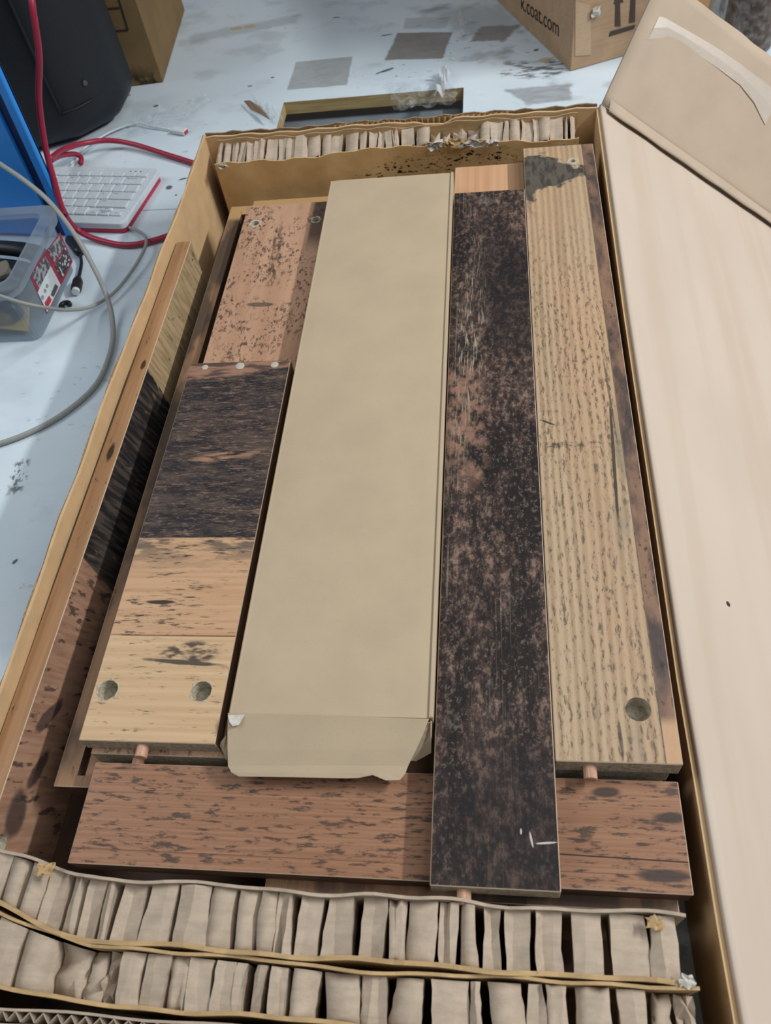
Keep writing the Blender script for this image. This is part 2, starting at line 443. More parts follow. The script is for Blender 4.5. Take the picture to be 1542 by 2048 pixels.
M['bside'] = mat('board_side_print', lambda g: g.mix(g.ss(.35, .65, g.noise(30, 18, 200, det=4)), '6E5240', '4A3A30'), rough=.55, spec=.3)
M['bline'] = mat('board_edge_paper', color='BFA892', rough=.7)
M['dowel'] = mat('beech_dowel', lambda g: g.mix(g.ss(.3, .7, g.noise(500, 80, det=3)), 'C9A288', 'B48A70'), rough=.6)
M['plug'] = mat('pale_plug', color='B9B2A4', rough=.6)

# ------------------------------------------------------------------ the setting: floor
def f_floor(g):
    n = g.noise(3, 3, det=5)
    return g.mix(n, '6F6A64', '8B857D'), n
bm = boxbm(-4, 4, -2, 5, -.80, -.78)
tag(bm_obj('floor', bm, mat('concrete_floor', f_floor, rough=.8)), kind='structure')

# ------------------------------------------------------------------ worktable with cut-out slot
def f_table(g):
    n = g.noise(9, 9, det=5, seed=1)
    c = g.mix(g.ss(.3, .7, n), 'CBDBE6', 'D5E3EC')
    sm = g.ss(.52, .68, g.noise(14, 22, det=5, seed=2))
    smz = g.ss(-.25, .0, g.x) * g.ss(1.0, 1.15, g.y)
    far = g.ss(.95, 1.35, g.y)  # painted light falloff: tones down the far end and thickens smudges there
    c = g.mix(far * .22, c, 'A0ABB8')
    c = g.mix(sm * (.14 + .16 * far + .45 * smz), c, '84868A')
    sk = g.ss(.63, .68, g.noise(70, 110, det=4, seed=3)) * g.ss(.5, .6, g.noise(7, 7, det=2, seed=4))
    c = g.mix(sk * .8 * (.30 + .7 * smz), c, '3F4041')
    def quad(p, soft=.003, wob=.004, seed=0):
        pts = [at(a, b, 0) for a, b in p]; f = None
        wv = (g.noise(60, 60, det=4, seed=seed + 40) - .5) * wob * 2
        for i in range(len(pts)):
            a, b = pts[i], pts[(i + 1) % len(pts)]
            d = (b - a); nx, ny = d.y, -d.x; L = math.hypot(nx, ny); nx /= L; ny /= L
            cen = sum((q for q in pts), Vector()) / len(pts)
            if (cen.x - a.x) * nx + (cen.y - a.y) * ny < 0: nx, ny = -nx, -ny
            e = g.ss(-soft, soft, (g.x - a.x) * nx + (g.y - a.y) * ny + wv)
            f = e if f is None else f * e
        return f
    tex = g.noise(60, 140, det=5, seed=6)
    p = quad([(592, 124), (705, 113), (694, 170), (574, 180)], .0015, .0015, 1)
    c = g.mix(p * (.55 + .4 * tex), c, '8E9090')
    p = quad([(795, 66), (905, 64), (885, 117), (770, 120)], .002, .003, 2)
    c = g.mix(p * (.75 + .25 * tex), c, '77716A')
    p = quad([(960, 52), (1040, 50), (1010, 82), (940, 84)], .003, .010, 3)
    c = g.mix(p * .8, c, '6F6A64')
    p = quad([(812, 36), (900, 34), (893, 56), (806, 58)], .003, .003, 4)
    c = g.mix(p * .45, c, '85878A')
    p = quad([(1010, 180), (1140, 168), (1144, 200), (1055, 210)], .003, .006, 5)
    c = g.mix(p * (.35 + .6 * tex), c, '7F8083')
    p = quad([(380, 70), (600, 28), (596, 45), (380, 88)], .006, .008, 6)
    c = g.mix(p * .4, c, '84868A')
    p = quad([(1005, 125), (1130, 120), (1128, 152), (1004, 156)], .006, .02, 7)
    c = g.mix(p * g.ss(.45, .6, g.noise(40, 120, det=5, seed=9)) * .9, c, '55565A')
    p = quad([(830, 15), (1010, 10), (1060, 60), (930, 70)], .02, .03, 8)
    c = g.mix(p * .45, c, '74767A')
    # scuff at the left, near the cable
    p = quad([(30, 930), (60, 915), (45, 985), (12, 990)], .003, .008, 10) * g.ss(.46, .56, g.noise(200, 120, det=4, seed=11))
    c = g.mix(p * .8, c, '4E5154')
    # small black flecks, yellow dabs
    for px, py, rx, ry, an in ((250, 192, .008, .003, .2), (312, 212, .004, .003, .3), (338, 375, .004, .005, .3), (365, 358, .006, .002, .3), (352, 390, .0016, .0016, 0), (30, 1123, .003, .0016, 1), (760, 145, .008, .002, .6), (775, 140, .01, .003, .5), (672, 35, .006, .002, .1), (773, 70, .009, .002, .2), (1072, 100, .004, .003, .4), (500, 172, .004, .002, 0), (545, 155, .003, .002, 0)):
        q = at(px, py, 0)
        c = g.mix(g.ell(q.x, q.y, rx, ry, an, .35, 200, int(px), .4) * .85, c, '3C3D40')
    for px, py in ((1090, 120), (500, 53), (472, 57)):
        q = at(px, py, 0); c = g.mix(g.ell(q.x, q.y, .010, .006, 0, .4, 90, 3, .6) * .7, c, 'B79A55')
    # fine seams in the laminate
    for (ax, ay), (bx, by) in (((280, 421), (400, 416)), ((411, 327), (409, 345))):
        a, b = at(ax, ay, 0), at(bx, by, 0); d = (b - a).normalized()
        dd = g.m('ABSOLUTE', (g.x - a.x) * -d.y + (g.y - a.y) * d.x)
        tt = (g.x - a.x) * d.x + (g.y - a.y) * d.y
        c = g.mix(g.ss(.0009, .0004, dd) * g.band(tt, 0, (b - a).length) * .8, c, '4A4C4E')
    return c, n * .3 - sk, g.mix(sm, (90, 90, 90), (150, 150, 150))
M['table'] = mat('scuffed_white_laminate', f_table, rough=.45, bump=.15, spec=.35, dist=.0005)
M['ply'] = mat('raw_table_core', lambda g: g.mix(g.ss(.35, .65, g.noise(14, 14, 300, det=4)), 'BCA87C', 'A18C60'), rough=.85, spec=.15)
table = empty('work_table', (-.4, .8, -.78)); tag(table, 'big white work table with scuffed worn patches under everything', 'table')
table_off = Vector((.4, -.8, .78))
xs = [-1.9, -.287, -.036, .203]; ys = [-.5, .985, 1.105, 2.6]
bm = bmesh.new(); VV = {}
for i, x in enumerate(xs):
    for j, y in enumerate(ys): VV[i, j] = bm.verts.new((x, y, 0))
for i in range(3):
    for j in range(3):
        if (i, j) != (1, 1): bm.faces.new((VV[i, j], VV[i + 1, j], VV[i + 1, j + 1], VV[i, j + 1]))
r = bmesh.ops.extrude_face_region(bm, geom=bm.faces[:])
for v in r['geom']:
    if isinstance(v, bmesh.types.BMVert): v.co.z = -.017
bmesh.ops.recalc_face_normals(bm, faces=bm.faces)
for f in bm.faces: f.material_index = 0 if f.normal.z > .5 else 1
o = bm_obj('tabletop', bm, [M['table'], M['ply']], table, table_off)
M['steel'] = mat('grey_steel', lambda g: g.mix(g.noise(40, 40, det=4), '66717A', '7A858D'), rough=.5, spec=.5)
o = bm_obj('crossbeam', boxbm(-1.8, .2, 1.040, 1.114, -.065, -.030, .003), M['steel'], table, table_off)
for x in (-1.8, .16):
    for y in (-.40, 2.5):
        bm_obj('leg', boxbm(x - .03, x + .03, y - .03, y + .03, -.78, -.017, .003), M['steel'], table, table_off)
bench = empty('side_bench', (.85, 1.8, -.78)); tag(bench, 'white bench standing beyond the raised flap at the far right', 'bench')
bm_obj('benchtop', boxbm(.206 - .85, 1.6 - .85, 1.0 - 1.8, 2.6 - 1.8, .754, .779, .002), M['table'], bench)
for x in (-.55, .7):
    for y in (-.75, .75): bm_obj('leg', boxbm(x - .03, x + .03, y - .03, y + .03, 0, .754, .003), M['steel'], bench)

# ------------------------------------------------------------------ big open cardboard box
ZR = .100
box = empty('large_carton', (0, .43, 0)); tag(box, 'long open cardboard carton on the white table, packed with furniture boards', 'box')
bo = Vector((0, -.43, 0))
XL, YF = -.3195, .846
rim = [at(*p, z) for p, z in (((1197, 222), .100), ((1250, 620), .094), ((1305, 990), .088), ((1359, 1360), .082), ((1400, 1600), .079), ((1440, 1850), .077), ((1475, 2048), .076), ((1510, 2250), .076))]
rim[0].y = YF
rimx = lambda y: next((a.x + (b.x - a.x) * (y - a.y) / (b.y - a.y) for a, b in zip(rim, rim[1:]) if b.y <= y <= a.y), rim[-1].x if y < rim[-1].y else rim[0].x)
YN = .010
bm_obj('base', boxbm(XL, .100, YN, YF, 0.0003, .004), M['bside'], box, bo)
rimz = lambda y: next((a.z + (b.z - a.z) * (y - a.y) / (b.y - a.y) for a, b in zip(rim, rim[1:]) if b.y <= y <= a.y), rim[-1].z if y < rim[-1].y else rim[0].z)
# left wall: top slightly wavy, inner ply and outer ply with visible torn edge
pl = []
N = 40
for k in range(N + 1):
    y = YN + (YF - YN) * k / N
    pl.append((XL + .0012 * math.sin(y * 11) + .0006 * math.sin(y * 37), y))
rows = []
for zf in (0, .5, 1):
    rows.append([Vector((p[0], p[1], .0042 + zf * (ZR - .0042 + .0008 * math.sin(p[1] * 60 + 1)))) for p in pl])
b1 = gridbm(rows); bm_obj('side_wall', gridbm([[v + Vector((.0015, 0, 0)) for v in r] for r in rows], .0022), M['kraft'], box, bo); b1.free()
b2 = []
for zf in (0, 1):
    b2.append([Vector((p[0] - .0002, p[1], .0042 + zf * (ZR - .0052 + .0012 * math.sin(p[1] * 83)))) for p in pl])
bm_obj('outer_ply', gridbm(b2, .0016), M['edge'], box, bo)
# far wall
pf = [(XL + .003 + (rim[0].x - XL - .003) * k / 40, YF - .002 + .001 * math.sin(k * .5)) for k in range(41)]
rows = [[Vector((p[0], p[1], .0042 if zf == 0 else ZR - .001 + .0009 * math.sin(k * 1.7) - (.004 if 22 < k < 26 else 0))) for k, p in enumerate(pf)] for zf in (0, 1)]
bm_obj('end_wall', gridbm(rows, .0025), M['kraft'], box, bo)
rows = [[Vector((p[0], p[1] + .0045, .0042 if zf == 0 else ZR + .0005 + .0012 * math.sin(k * 2.3 + 1))) for k, p in enumerate(pf)] for zf in (0, 1)]
bm_obj('outer_ply', gridbm(rows, .0018), M['edge'], box, bo)
# fluted edge showing between the two plies of the far wall
def flute(x0, x1, y, z0, z1, amp, pitch, parent, off, m):
    n = int((x1 - x0) / pitch * 2); a = []; b = []
    for k in range(n + 1):
        x = x0 + (x1 - x0) * k / n; yy = y + (amp if k % 2 else -amp)
        a.append(Vector((x, yy, z0))); b.append(Vector((x, yy, z1 + random.uniform(-.0005, .0005))))
    return bm_obj('corrugation', gridbm([a, b], .0004), m, parent, off)
flute(-.17, .02, YF + .0008, ZR - .02, ZR - .0002, .0013, .006, box, bo, M['kraft_dim'])
# near wall, its corrugation bared at the lower left
for yy, nm in ((YN + .001, 'near_wall'), (YN + .0075, 'near_wall')):
    pts = [(XL + .003 + (rimx(.02) - XL - .004) * k / 30, yy + .0006 * math.sin(k * 1.1)) for k in range(31)]
    rows = [[Vector((p[0], p[1], .0042 if zf == 0 else ZR - .002 + .0004 * math.sin(k * 1.3))) for k, p in enumerate(pts)] for zf in (0, 1)]
    bm_obj(nm, gridbm(rows, .0012), M['paper_grey'], box, bo)
flute(XL + .004, rimx(.02) - .002, YN + .0042, ZR - .02, ZR - .0022, .0021, .0075, box, bo, M['paper_grey'])
# right wall and lid hinged on its rim
ny = 60; ysl = [YF - (YF + .06) * k / ny for k in range(ny + 1)]
A = math.radians(37.0); lc = Vector((math.cos(A), 0, -math.sin(A)))
def rimp(y): return Vector((rimx(y), y, ZR))
rows = []
for f_ in (0, .4, .8, 1):
    rows.append([Vector((rimx(y) + .0020, y, .0042 + f_ * (rimz(y) - .0072))) for y in ysl if y > YN - .001])
bm_obj('side_wall', gridbm(rows, .003), M['kraft'], box, bo)
LW = .34
rows = []
prof = [(.0022, -.003), (.0026, -.0008), (.0042, .0006)]
for px_, pz_ in prof: rows.append([Vector((rimx(y) - .0005 + px_, y, rimz(y) + pz_)) for y in ysl])
for s in [.006 + (LW - .006) * (k / 24) for k in range(25)]:
    rows.append([Vector((rimx(y) + .004, y, rimz(y))) + lc * s + Vector((0, 0, .0004 * math.sin(s * 95 + y * 1.5) * (1 - s) + .0010 * math.sin(y * 4 + s * 6) * min(1, s * 8))) for y in ysl])
o = bm_obj('lid_panel', gridbm(rows, .0035), M['lid'], box, bo, smooth=True)
tag(o, 'large pale lid panel folded open to the right')
# end flap of the lid, folded up beyond the far crease
TH = math.radians(46); nn = Vector((math.sin(A), 0, math.cos(A))); fd = Vector((0, 1, 0)) * math.cos(TH) + nn * math.sin(TH)
S0 = Vector((rim[0].x + .004, YF, ZR))
rows = []
for k in range(19):
    s = LW * k / 18; r = []
    for j in range(15):
        t = .139 * j / 14
        p = S0 + lc * s + fd * t + nn * (.0015 * math.sin(s * 30) * math.sin(t * 25)) + Vector((0, 0, .0016 * math.sin(s * 5 + .4)))
        if j == 14: p = p + fd * random.uniform(-.0012, .0010)
        r.append(p)
    rows.append(r)
o = bm_obj('lid_end_flap', gridbm(rows, .0035), M['flap'], box, bo, smooth=True); tag(o, 'tan end flap of the lid standing up at the far right')
# creased fold strip along the bottom of the flap
rows = []
for k in range(19):
    s = .006 + (LW - .01) * k / 18
    wd = .013 * (1 - .35 * (k / 18)) + .001 * math.sin(k * 1.9)
    rows.append([S0 + lc * s + Vector((0, -wd, 0)) + nn * .0030, S0 + lc * s + Vector((0, -wd * .6, 0)) + nn * (.0042 + .0005 * math.sin(k * 1.3)), S0 + lc * s + fd * .002 + nn * .005, S0 + lc * s + fd * .008 + nn * .0025])
o = bm_obj('crease_strip', gridbm(rows, .0012), M['flap'], box, bo, smooth=True)
# strip of clear tape on the flap (sits on its face)
fn_ = lc.cross(fd).normalized()
if fn_.dot(Vector((0, -1, 0))) < 0: fn_ = -fn_
def onflap(px, py): return onplane(px, py, S0 + fn_ * .0042, fn_)
tp_top = [(1318, 33), (1330, 36), (1365, 56), (1400, 76), (1440, 100), (1480, 128), (1520, 158), (1560, 190)]
tp_bot = [(1294, 80), (1335, 74), (1362, 86), (1400, 112), (1440, 140), (1480, 170), (1508, 205), (1530, 250)]
bm_obj('tape_strip', gridbm([[onflap(*p) for p in tp_top], [(onflap(*p) + onflap(*q)) / 2 + fn_ * .0008 for p, q in zip(tp_top, tp_bot)], [onflap(*p) for p in tp_bot]], .0004), M['tape'], box, bo)

# ------------------------------------------------------------------ honeycomb cardboard pads
def ribbon(name, fy, x0, x1, zt, zb, parent, off, m, n=70, thick=.0012, wav=.0011, seed=0, ztop=None):
    rng = random.Random(seed); ph = [rng.uniform(0, 6) for _ in range(4)]
    rows = [[], [], []]
    for k in range(n + 1):
        x = x0 + (x1 - x0) * k / n
        y = fy(x) + wav * (math.sin(x * 55 + ph[0]) + .6 * math.sin(x * 131 + ph[1])) * .6
        t = zt + .0012 * math.sin(x * 47 + ph[2]) + .0010 * math.sin(x * 160 + ph[3]) + rng.uniform(-.0004, .0004)
        if ztop: t += ztop(x)
        rows[0].append(Vector((x, y, zb))); rows[1].append(Vector((x, y + .0003, (zb + t) / 2))); rows[2].append(Vector((x, y, t)))
    return bm_obj(name, gridbm(rows, thick), m, parent, off)
def cells(x0, x1, ya, yb, zt, wmin, wmax, parent, off, seed, depth=.028, crush=None, slope=0):
    rng = random.Random(seed); x = x0
    while x < x1 - .002:
        wd = min(rng.uniform(wmin * .72, wmax * 1.15), x1 - x)
        gap = rng.choice((.0003, .0003, .0005, .0010, .0016, .0026, .0034)) * (wmax / .016)
        style = rng.random()
        a, b = x, x + wd - gap
        sc_ = wmax / .016
        smooth_ = rng.random() < .45; lean_ = rng.uniform(-.0012, .0012) * sc_
        us = [0, .02] + ([rng.uniform(.3, .7)] if style < .72 else [.33, .66]) + [.98, 1]
        t0 = rng.uniform(-.0048, .0048) * sc_
        zz = [0, t0 * .5] + [rng.uniform(-.0036, .0030) * sc_ for _ in range(len(us) - 4)] + [-t0 * .5, 0]
        nv = 6; rows = []
        wig = [rng.uniform(-1, 1) for _ in range(8)]
        cr_ = crush(x) if crush else 0
        for i, u in enumerate(us):
            r = []
            for j in range(nv):
                v = j / (nv - 1)
                X = a + (b - a) * u + lean_ * (v - .5) + .0011 * sc_ * wig[i % 5] * math.sin(v * 3 + wig[5] * 2) + rng.uniform(-.0004, .0004) * sc_
                z = zt - .0030 * sc_ + zz[i] * (.75 + .25 * math.sin(v * 2.5 + wig[6] * 3)) + rng.uniform(-.0002, .0002)
                z -= .0012 * sc_ * (abs(v - .5) * 2) ** 4 * (1 if wig[7] > 0 else .3)
                z -= cr_ * (.003 + .007 * abs(math.sin(u * 4 + v * 5 + wig[1] * 3)))
                if i == 0 or i == len(us) - 1:
                    z = zt - depth; X += (.0016 if i == 0 else -.0012) * sc_
                if slope: z -= slope * (1 - v)
                y0_, y1_ = ya(X) + .0009, yb(X) - .0009
                r.append(Vector((X, y0_ + (y1_ - y0_) * v, z)))
            rows.append(r)
        o = bm_obj('honeycomb_cell', gridbm(rows), M['paper_grey'], parent, off, smooth=smooth_)
        md = o.modifiers.new('thickness', 'SOLIDIFY'); md.thickness = .0004
        x += wd
# far pad
padF = empty('honeycomb_pad', (-.10, .825, .0045)); tag(padF, 'honeycomb cardboard pad with torn face lining the far end of the carton', 'packing pad', 'honeycomb end pads')
of = -Vector((-.10, .825, .0045))
def f_liner_far(g):
    n = g.noise(40, 40, 40, det=5)
    c = g.mix(g.ss(.3, .7, n), 'D8B583', 'CAA673')
    zone = g.mx(g.ell(-.02 - .10 * 0, .055, .05, .03, 0, .3, 30, 2, .6, 'xz'), g.ell(.105, .055, .045, .035, 0, .3, 30, 3, .6, 'xz'))
    zone = g.mx(zone, g.ell(-.13, .045, .06, .018, .35, .3, 30, 4, .6, 'xz'))
    t = g.ss(.555, .60, g.noise(150, 150, 300, det=5, rough=.6, seed=5)) * zone
    return g.mix(t, c, '1E1711'), n - t * 2
M['linerF'] = mat('torn_far_liner', f_liner_far, rough=.8, bump=.6, spec=.2)
yff = lambda x: .8085 + .010 * math.exp(-((x + .075) / .09) ** 2)
yfb = lambda x: .8395
ribbon('liner', yff, -.302, .0905, .0868, .0, padF, of, M['linerF'], seed=3, wav=.0012)
ribbon('liner', yfb, -.302, .0905, .0965, .0, padF, of, M['liner'], seed=4, wav=.0005)
cells(-.301, .090, yff, yfb, .0965, .008, .0145, padF, of, 21, crush=lambda x: 1 if -.075 < x < -.02 else 0, slope=.009)
# torn, crumpled paper at the damaged place of the far pad
rng = random.Random(5)
for (px, py, s) in ((870, 268, .016), (915, 275, .018), (955, 268, .016), (985, 300, .012), (900, 292, .011), (452, 312, .010), (930, 300, .012)):
    q = at(px, py, .088); rows = []
    q.y = yff(q.x) - .004
    for i in range(5):
        rows.append([q + Vector(((i - 2) / 4 * s + rng.uniform(-.0015, .0015), rng.uniform(-.003, .003) - .002, (j - 2) / 4 * s * .6 + rng.uniform(-.0015, .0015))) for j in range(5)])
    o = bm_obj('torn_paper', gridbm(rows, .0004), M['torn'] if rng.random() < .6 else M['liner'], padF, of)
# near pads
bend = lambda x: .010 * max(0, (-.215 - x) / .1) ** 1.3 * 3
yA = lambda x: .0800 + bend(x) * .6 - (x + .1) * .010
yB = lambda x: .0480 + bend(x) - (x + .1) * .006
yB2 = lambda x: .0452 + bend(x) - (x + .1) * .006 + .0012 * math.sin(x * 25)
yC = lambda x: .0205 + bend(x) * .45 - (x + .1) * .004
padN = empty('honeycomb_pad', (-.10, .065, .0045)); tag(padN, 'honeycomb cardboard pad at the near end, the one touching the boards', 'packing pad', 'honeycomb end pads')
on = -Vector((-.10, .065, .0045))
ribbon('liner', yA, -.313, .0915, .0965, .0, padN, on, M['paper_grey'], seed=5, thick=.0016, wav=.0016)
ribbon('liner', yB, -.313, .0915, .0962, .0, padN, on, M['liner'], seed=6, thick=.0022)
cells(-.312, .0905, yB, yA, .0965, .0115, .0170, padN, on, 31)
padM = empty('honeycomb_pad', (-.10, .033, .0045)); tag(padM, 'honeycomb cardboard pad nearest the viewer along the bottom edge', 'packing pad', 'honeycomb end pads')
om = -Vector((-.10, .033, .0045))
ribbon('liner', yB2, -.313, .0935, .0955, .0, padM, om, M['liner'], seed=7, thick=.0016)
ribbon('liner', yC, -.313, .0935, .0962, .0, padM, om, M['liner'], seed=8, thick=.0020)
cells(-.312, .0925, yC, yB2, .0965, .0115, .0175, padM, om, 47, crush=lambda x: 1 if -.235 < x < -.20 or .07 < x < .085 else 0)
# loose torn scraps on the near pads
for (px, py, z, s, mm) in ((1310, 1845, .099, .008, M['liner']), (90, 1738, .100, .010, M['liner']), (1375, 1962, .099, .007, M['torn'])):
    q = at(px, py, z); rows = []
    for i in range(5): rows.append([q + Vector(((i - 2) / 4 * s + rng.uniform(-.001, .001), (j - 2) / 4 * s * .7 + rng.uniform(-.001, .001), rng.uniform(-.0016, .0012))) for j in range(5)])
    bm_obj('torn_paper', gridbm(rows, .0005), mm, padN if py < 1950 else padM, on if py < 1950 else om)

# ------------------------------------------------------------------ furniture boards
def zk(z): return .55 - (.55 - z) * K
def board(name, label, x0, x1, y0, y1, z0, z1, top, side=None, end=None, holes=(), line=None, bev=.0005, right=None, group='flat pack boards in the carton', k=K):
    x0, x1, y0, y1, z0, z1 = x0 * k, x1 * k, y0 * k, y1 * k, .55 - (.55 - z0) * k, .55 - (.55 - z1) * k
    holes = [(a * k, b * k, c * k, d * k, e if isinstance(e, str) else tuple(q * k for q in e)) for a, b, c, d, e in holes]
    bm = boxbm(0, x1 - x0, 0, y1 - y0, 0, z1 - z0, bev)
    bmesh.ops.recalc_face_normals(bm, faces=bm.faces)
    for f in bm.faces:
        n = f.normal
        f.material_index = 0 if abs(n.z) > .99 else (4 if right and n.x > .99 else 1) if abs(n.x) > .99 else 2 if abs(n.y) > .99 else 3
    mats = [top, side or M['bside'], end or M['chip'], line or M['bline'], right or M['chip']]
    me = bpy.data.meshes.new(name); bm.to_mesh(me); bm.free()
    for m in mats: me.materials.append(m)
    o = bpy.data.objects.new(name, me); COL.objects.link(o); o.location = (x0, y0, z0)
    tag(o, label, 'board', group)
    for (hx_, hy, hr, hd, ax) in holes:
        cb = bmesh.new()
        if ax == 'z':
            bmesh.ops.create_cone(cb, cap_ends=True, segments=24, radius1=hr, radius2=hr, depth=hd * 2)
            cb.transform(Matrix.Translation((hx_, hy, z1 - z0)))
        elif ax == 'x':
            bmesh.ops.create_cone(cb, cap_ends=True, segments=24, radius1=hr, radius2=hr, depth=hd * 2)
            cb.transform(Matrix.Translation((x1 - x0, hx_, hy)) @ Matrix.Rotation(math.pi / 2, 4, 'Y'))
        else:   # slot: ax = (x0,x1,y0,y1)
            a, b, c, d = ax; cb = boxbm(a, b, c, d, z1 - z0 - hd, z1 - z0 + .01, 0, 1, cb)
        for f in cb.faces: f.material_index = 2
        cm = bpy.data.meshes.new('cut'); cb.to_mesh(cm); cb.free()
        for m in mats: cm.materials.append(m)
        co = bpy.data.objects.new('cut', cm); COL.objects.link(co); co.location = o.location
        md = o.modifiers.new('b', 'BOOLEAN'); md.object = co; md.operation = 'DIFFERENCE'; md.solver = 'EXACT'
        bpy.context.view_layer.update()
        nm = bpy.data.meshes.new_from_object(o.evaluated_get(bpy.context.evaluated_depsgraph_get()))
        o.modifiers.clear(); old = o.data; o.data = nm; bpy.data.meshes.remove(old); nm.name = name
        bpy.data.objects.remove(co); bpy.data.meshes.remove(cm)
    return o
def dowel(b, x, y, z, r=.0038, L=.0075):
    return cyl('dowel', (x * K, y + .004, z * K), (0, -1, 0), r, L + .004, M['dowel'], b)

board('wooden_board', 'wide brown bottom board deep in the carton, mostly hidden beneath the others', -.268, .088, .135, .795, .0045, .0190, M['low'], k=1)
board('wooden_board', 'brown board third from the bottom of the carton, hidden under the grooved board', -.264, .087, .139, .792, .0365, .0495, M['low'], k=1)
board('wooden_board', 'brown board second from the bottom of the carton, hidden beneath the stack', -.266, .088, .137, .790, .0192, .0360, M['low'], k=1)
bL = board('wooden_board', 'smoky brown grooved board low at the left, peeping out beside the pink flecked board', -.2885, -.140, .142, .783, .034, .0498, M['low'],
           holes=((0, 0, 0, .008, (.0145, .0200, .0075, .625)),), end=M['bside'])
bB = board('wooden_board', 'low brown board under the spotted cross board at the near end', -.137, .098, .0865, .790, .034, .0498, M['low'], end=M['bside'])
cyl('plug', (.205 * K, .0005, .0075), (0, -1, 0), .0055, .0012, M['plug'], bB, bev=.0003)
bX = board('wooden_board', 'reddish brown spotted board lying crosswise at the near end', -.2555, .1035, .0930, .1535, .050, .0658, M['cross'], end=M['bside'])
bF = board('wooden_board', 'pinkish flecked board beyond and beneath the short patchwork board', -.2605, -.1685, .1590, .757, .050, .0658, M['far'],
           holes=((.0135, .566, .0040, .012, 'z'), (.0790, .566, .0042, .012, 'z')))
dowel(bF, .030, 0, .008)
for hx_ in (.0135, .0790):
    bmr = ringbm(.0040, .0064 if hx_ < .05 else .0054, .0003, 2 if hx_ < .05 else 5)
    bm_obj('chipped_rim', bmr, M['chip'], bF, (hx_ * K, .566 * K, .01538))
bP = board('wooden_board', 'plain peach board end showing past the far end of the charred board', -.0385, .100, .159, .804, .050, .0658, M['peach'])
bD = board('wooden_board', 'long charred black and brown board beside the closed parcel', -.0372, .0325, .0880, .731, .066, .082, M['dark'])
dowel(bD, .0182, 0, .008)
bR = board('wooden_board', 'long pale tan striped board with dark scorch mark, next to the right wall', .0331, .1042, .1580, .804, .066, .082, M['right'],
           holes=((.0830 - .0331, .1905 - .1580, .0075, .013, 'z'), (.0822 - .0331, .774 - .1580, .0026, .012, 'z')))
dowel(bR, .0200, 0, .008)
bmr = ringbm(.0026, .0062, .0006, 3)
bm_obj('chipped_rim', bmr, M['chip'], bR, ((.0822 - .0331) * K, (.774 - .1580) * K, .01555))
bS = board('wooden_board', 'short patchwork board, dark far half, tan near half, two cam holes', -.2637, -.1735, .1626, .502, .066, .080, M['left'],
           holes=((.0100, .0340, .0068, .011, 'z'), (.0742, .0345, .0068, .011, 'z')))
dowel(bS, .0410, 0, .007)
for hx_, sd in ((.0100, 1), (.0742, 4)):
    bm_obj('chipped_rim', ringbm(.0066, .0074, .0003, sd), M['chip'], bS, (hx_ * K, (.0340 if sd == 1 else .0345) * K, .01358))
for xx, rr in ((.0140, .0030), (.0455, .0042), (.0765, .0036)):
    bmr = bmesh.new(); bmesh.ops.create_uvsphere(bmr, u_segments=14, v_segments=8, radius=rr)
    bmr.transform(Matrix.Diagonal((1, 1, .25, 1)))
    bm_obj('plug', bmr, M['plug'], bS, (xx * K, .3335 * K, .01365), smooth=True)
bU = board('wooden_board', 'board standing on edge along the left wall, diagonal grain on its inner face', -.3135, -.2985, .0850, .670, .0046, .087, M['up_top'], k=1, side=M['up'],
           holes=((.572, .068, .0026, .01, 'x'), (.016, .066, .0058, .010, 'x')), right=M['up'])

# ------------------------------------------------------------------ long closed parcel
par = empty('cardboard_parcel', (-.1, .455, zk(.0501))); tag(par, 'long plain tan cardboard parcel lying on the boards in the middle', 'parcel')
po = -Vector((-.1, .455, zk(.0501)))
px0, px1, py0, py1, pz0, pz1 = -.1660 * K, -.0395 * K, .1800 * K, .760 * K, zk(.0501), zk(.0885)
t = .0016
def sheet(name, x0, x1, y0, y1, z0, z1, m=None, bev=.0006): return bm_obj(name, boxbm(x0, x1, y0, y1, z0, z1, bev), m or M['parcel'], par, po)
rows = []
for i in range(13):
    x = px0 + (px1 - px0) * i / 12
    rows.append([Vector((x, py0 + (py1 - py0) * j / 30, pz1 - t + .0009 * math.sin(i / 12 * math.pi) * math.sin(j / 30 * math.pi) - (.0004 if i in (0, 12) else 0))) for j in range(31)])
bm = gridbm(rows, t); bmesh.ops.recalc_face_normals(bm, faces=bm.faces)
bm_obj('top_panel', bm, M['parcel'], par, po, smooth=False)
sheet('side_panel', px0, px0 + t, py0, py1, pz0, pz1 - t)
sheet('side_panel', px1 - t, px1 + .0012, py0, py1, pz0, pz1 - .0004)
sheet('bottom_panel', px0, px1, py0, py1, pz0, pz0 + t)
sheet('end_panel', px0 + t, px1 - t, py1 - t, py1, pz0 + t, pz1 - t)
# near tuck flap, hinged on the top panel and drooping
fp = [((455, 1424), .0882), ((860, 1441), .0882)]
def fl(px, py, k): return at(px, py, zk(.0885 - .0120 * k))
L_ = [fl(456, 1426, 0), fl(455, 1460, .25), fl(455, 1500, .55), fl(456, 1532, .85), fl(463, 1545, .93), fl(478, 1553, 1)]
R_ = [fl(858, 1438, 0), fl(848, 1464, .25), fl(832, 1500, .55), fl(816, 1532, .85), fl(810, 1548, .93), fl(800, 1560, 1)]
rows = []
for a, b in zip(L_, R_):
    rows.append([a.lerp(b, k / 12) + Vector((0, 0, .0010 * math.sin(k / 12 * math.pi))) for k in range(13)])
rows[-1][9] += Vector((0, .0005, 0)); rows[-1][10] += Vector((0, .0022, 0.0006)); rows[-1][11] += Vector((0, -.0006, .0003))
bm_obj('tuck_flap', gridbm(rows, .0012), M['parcel'], par, po)
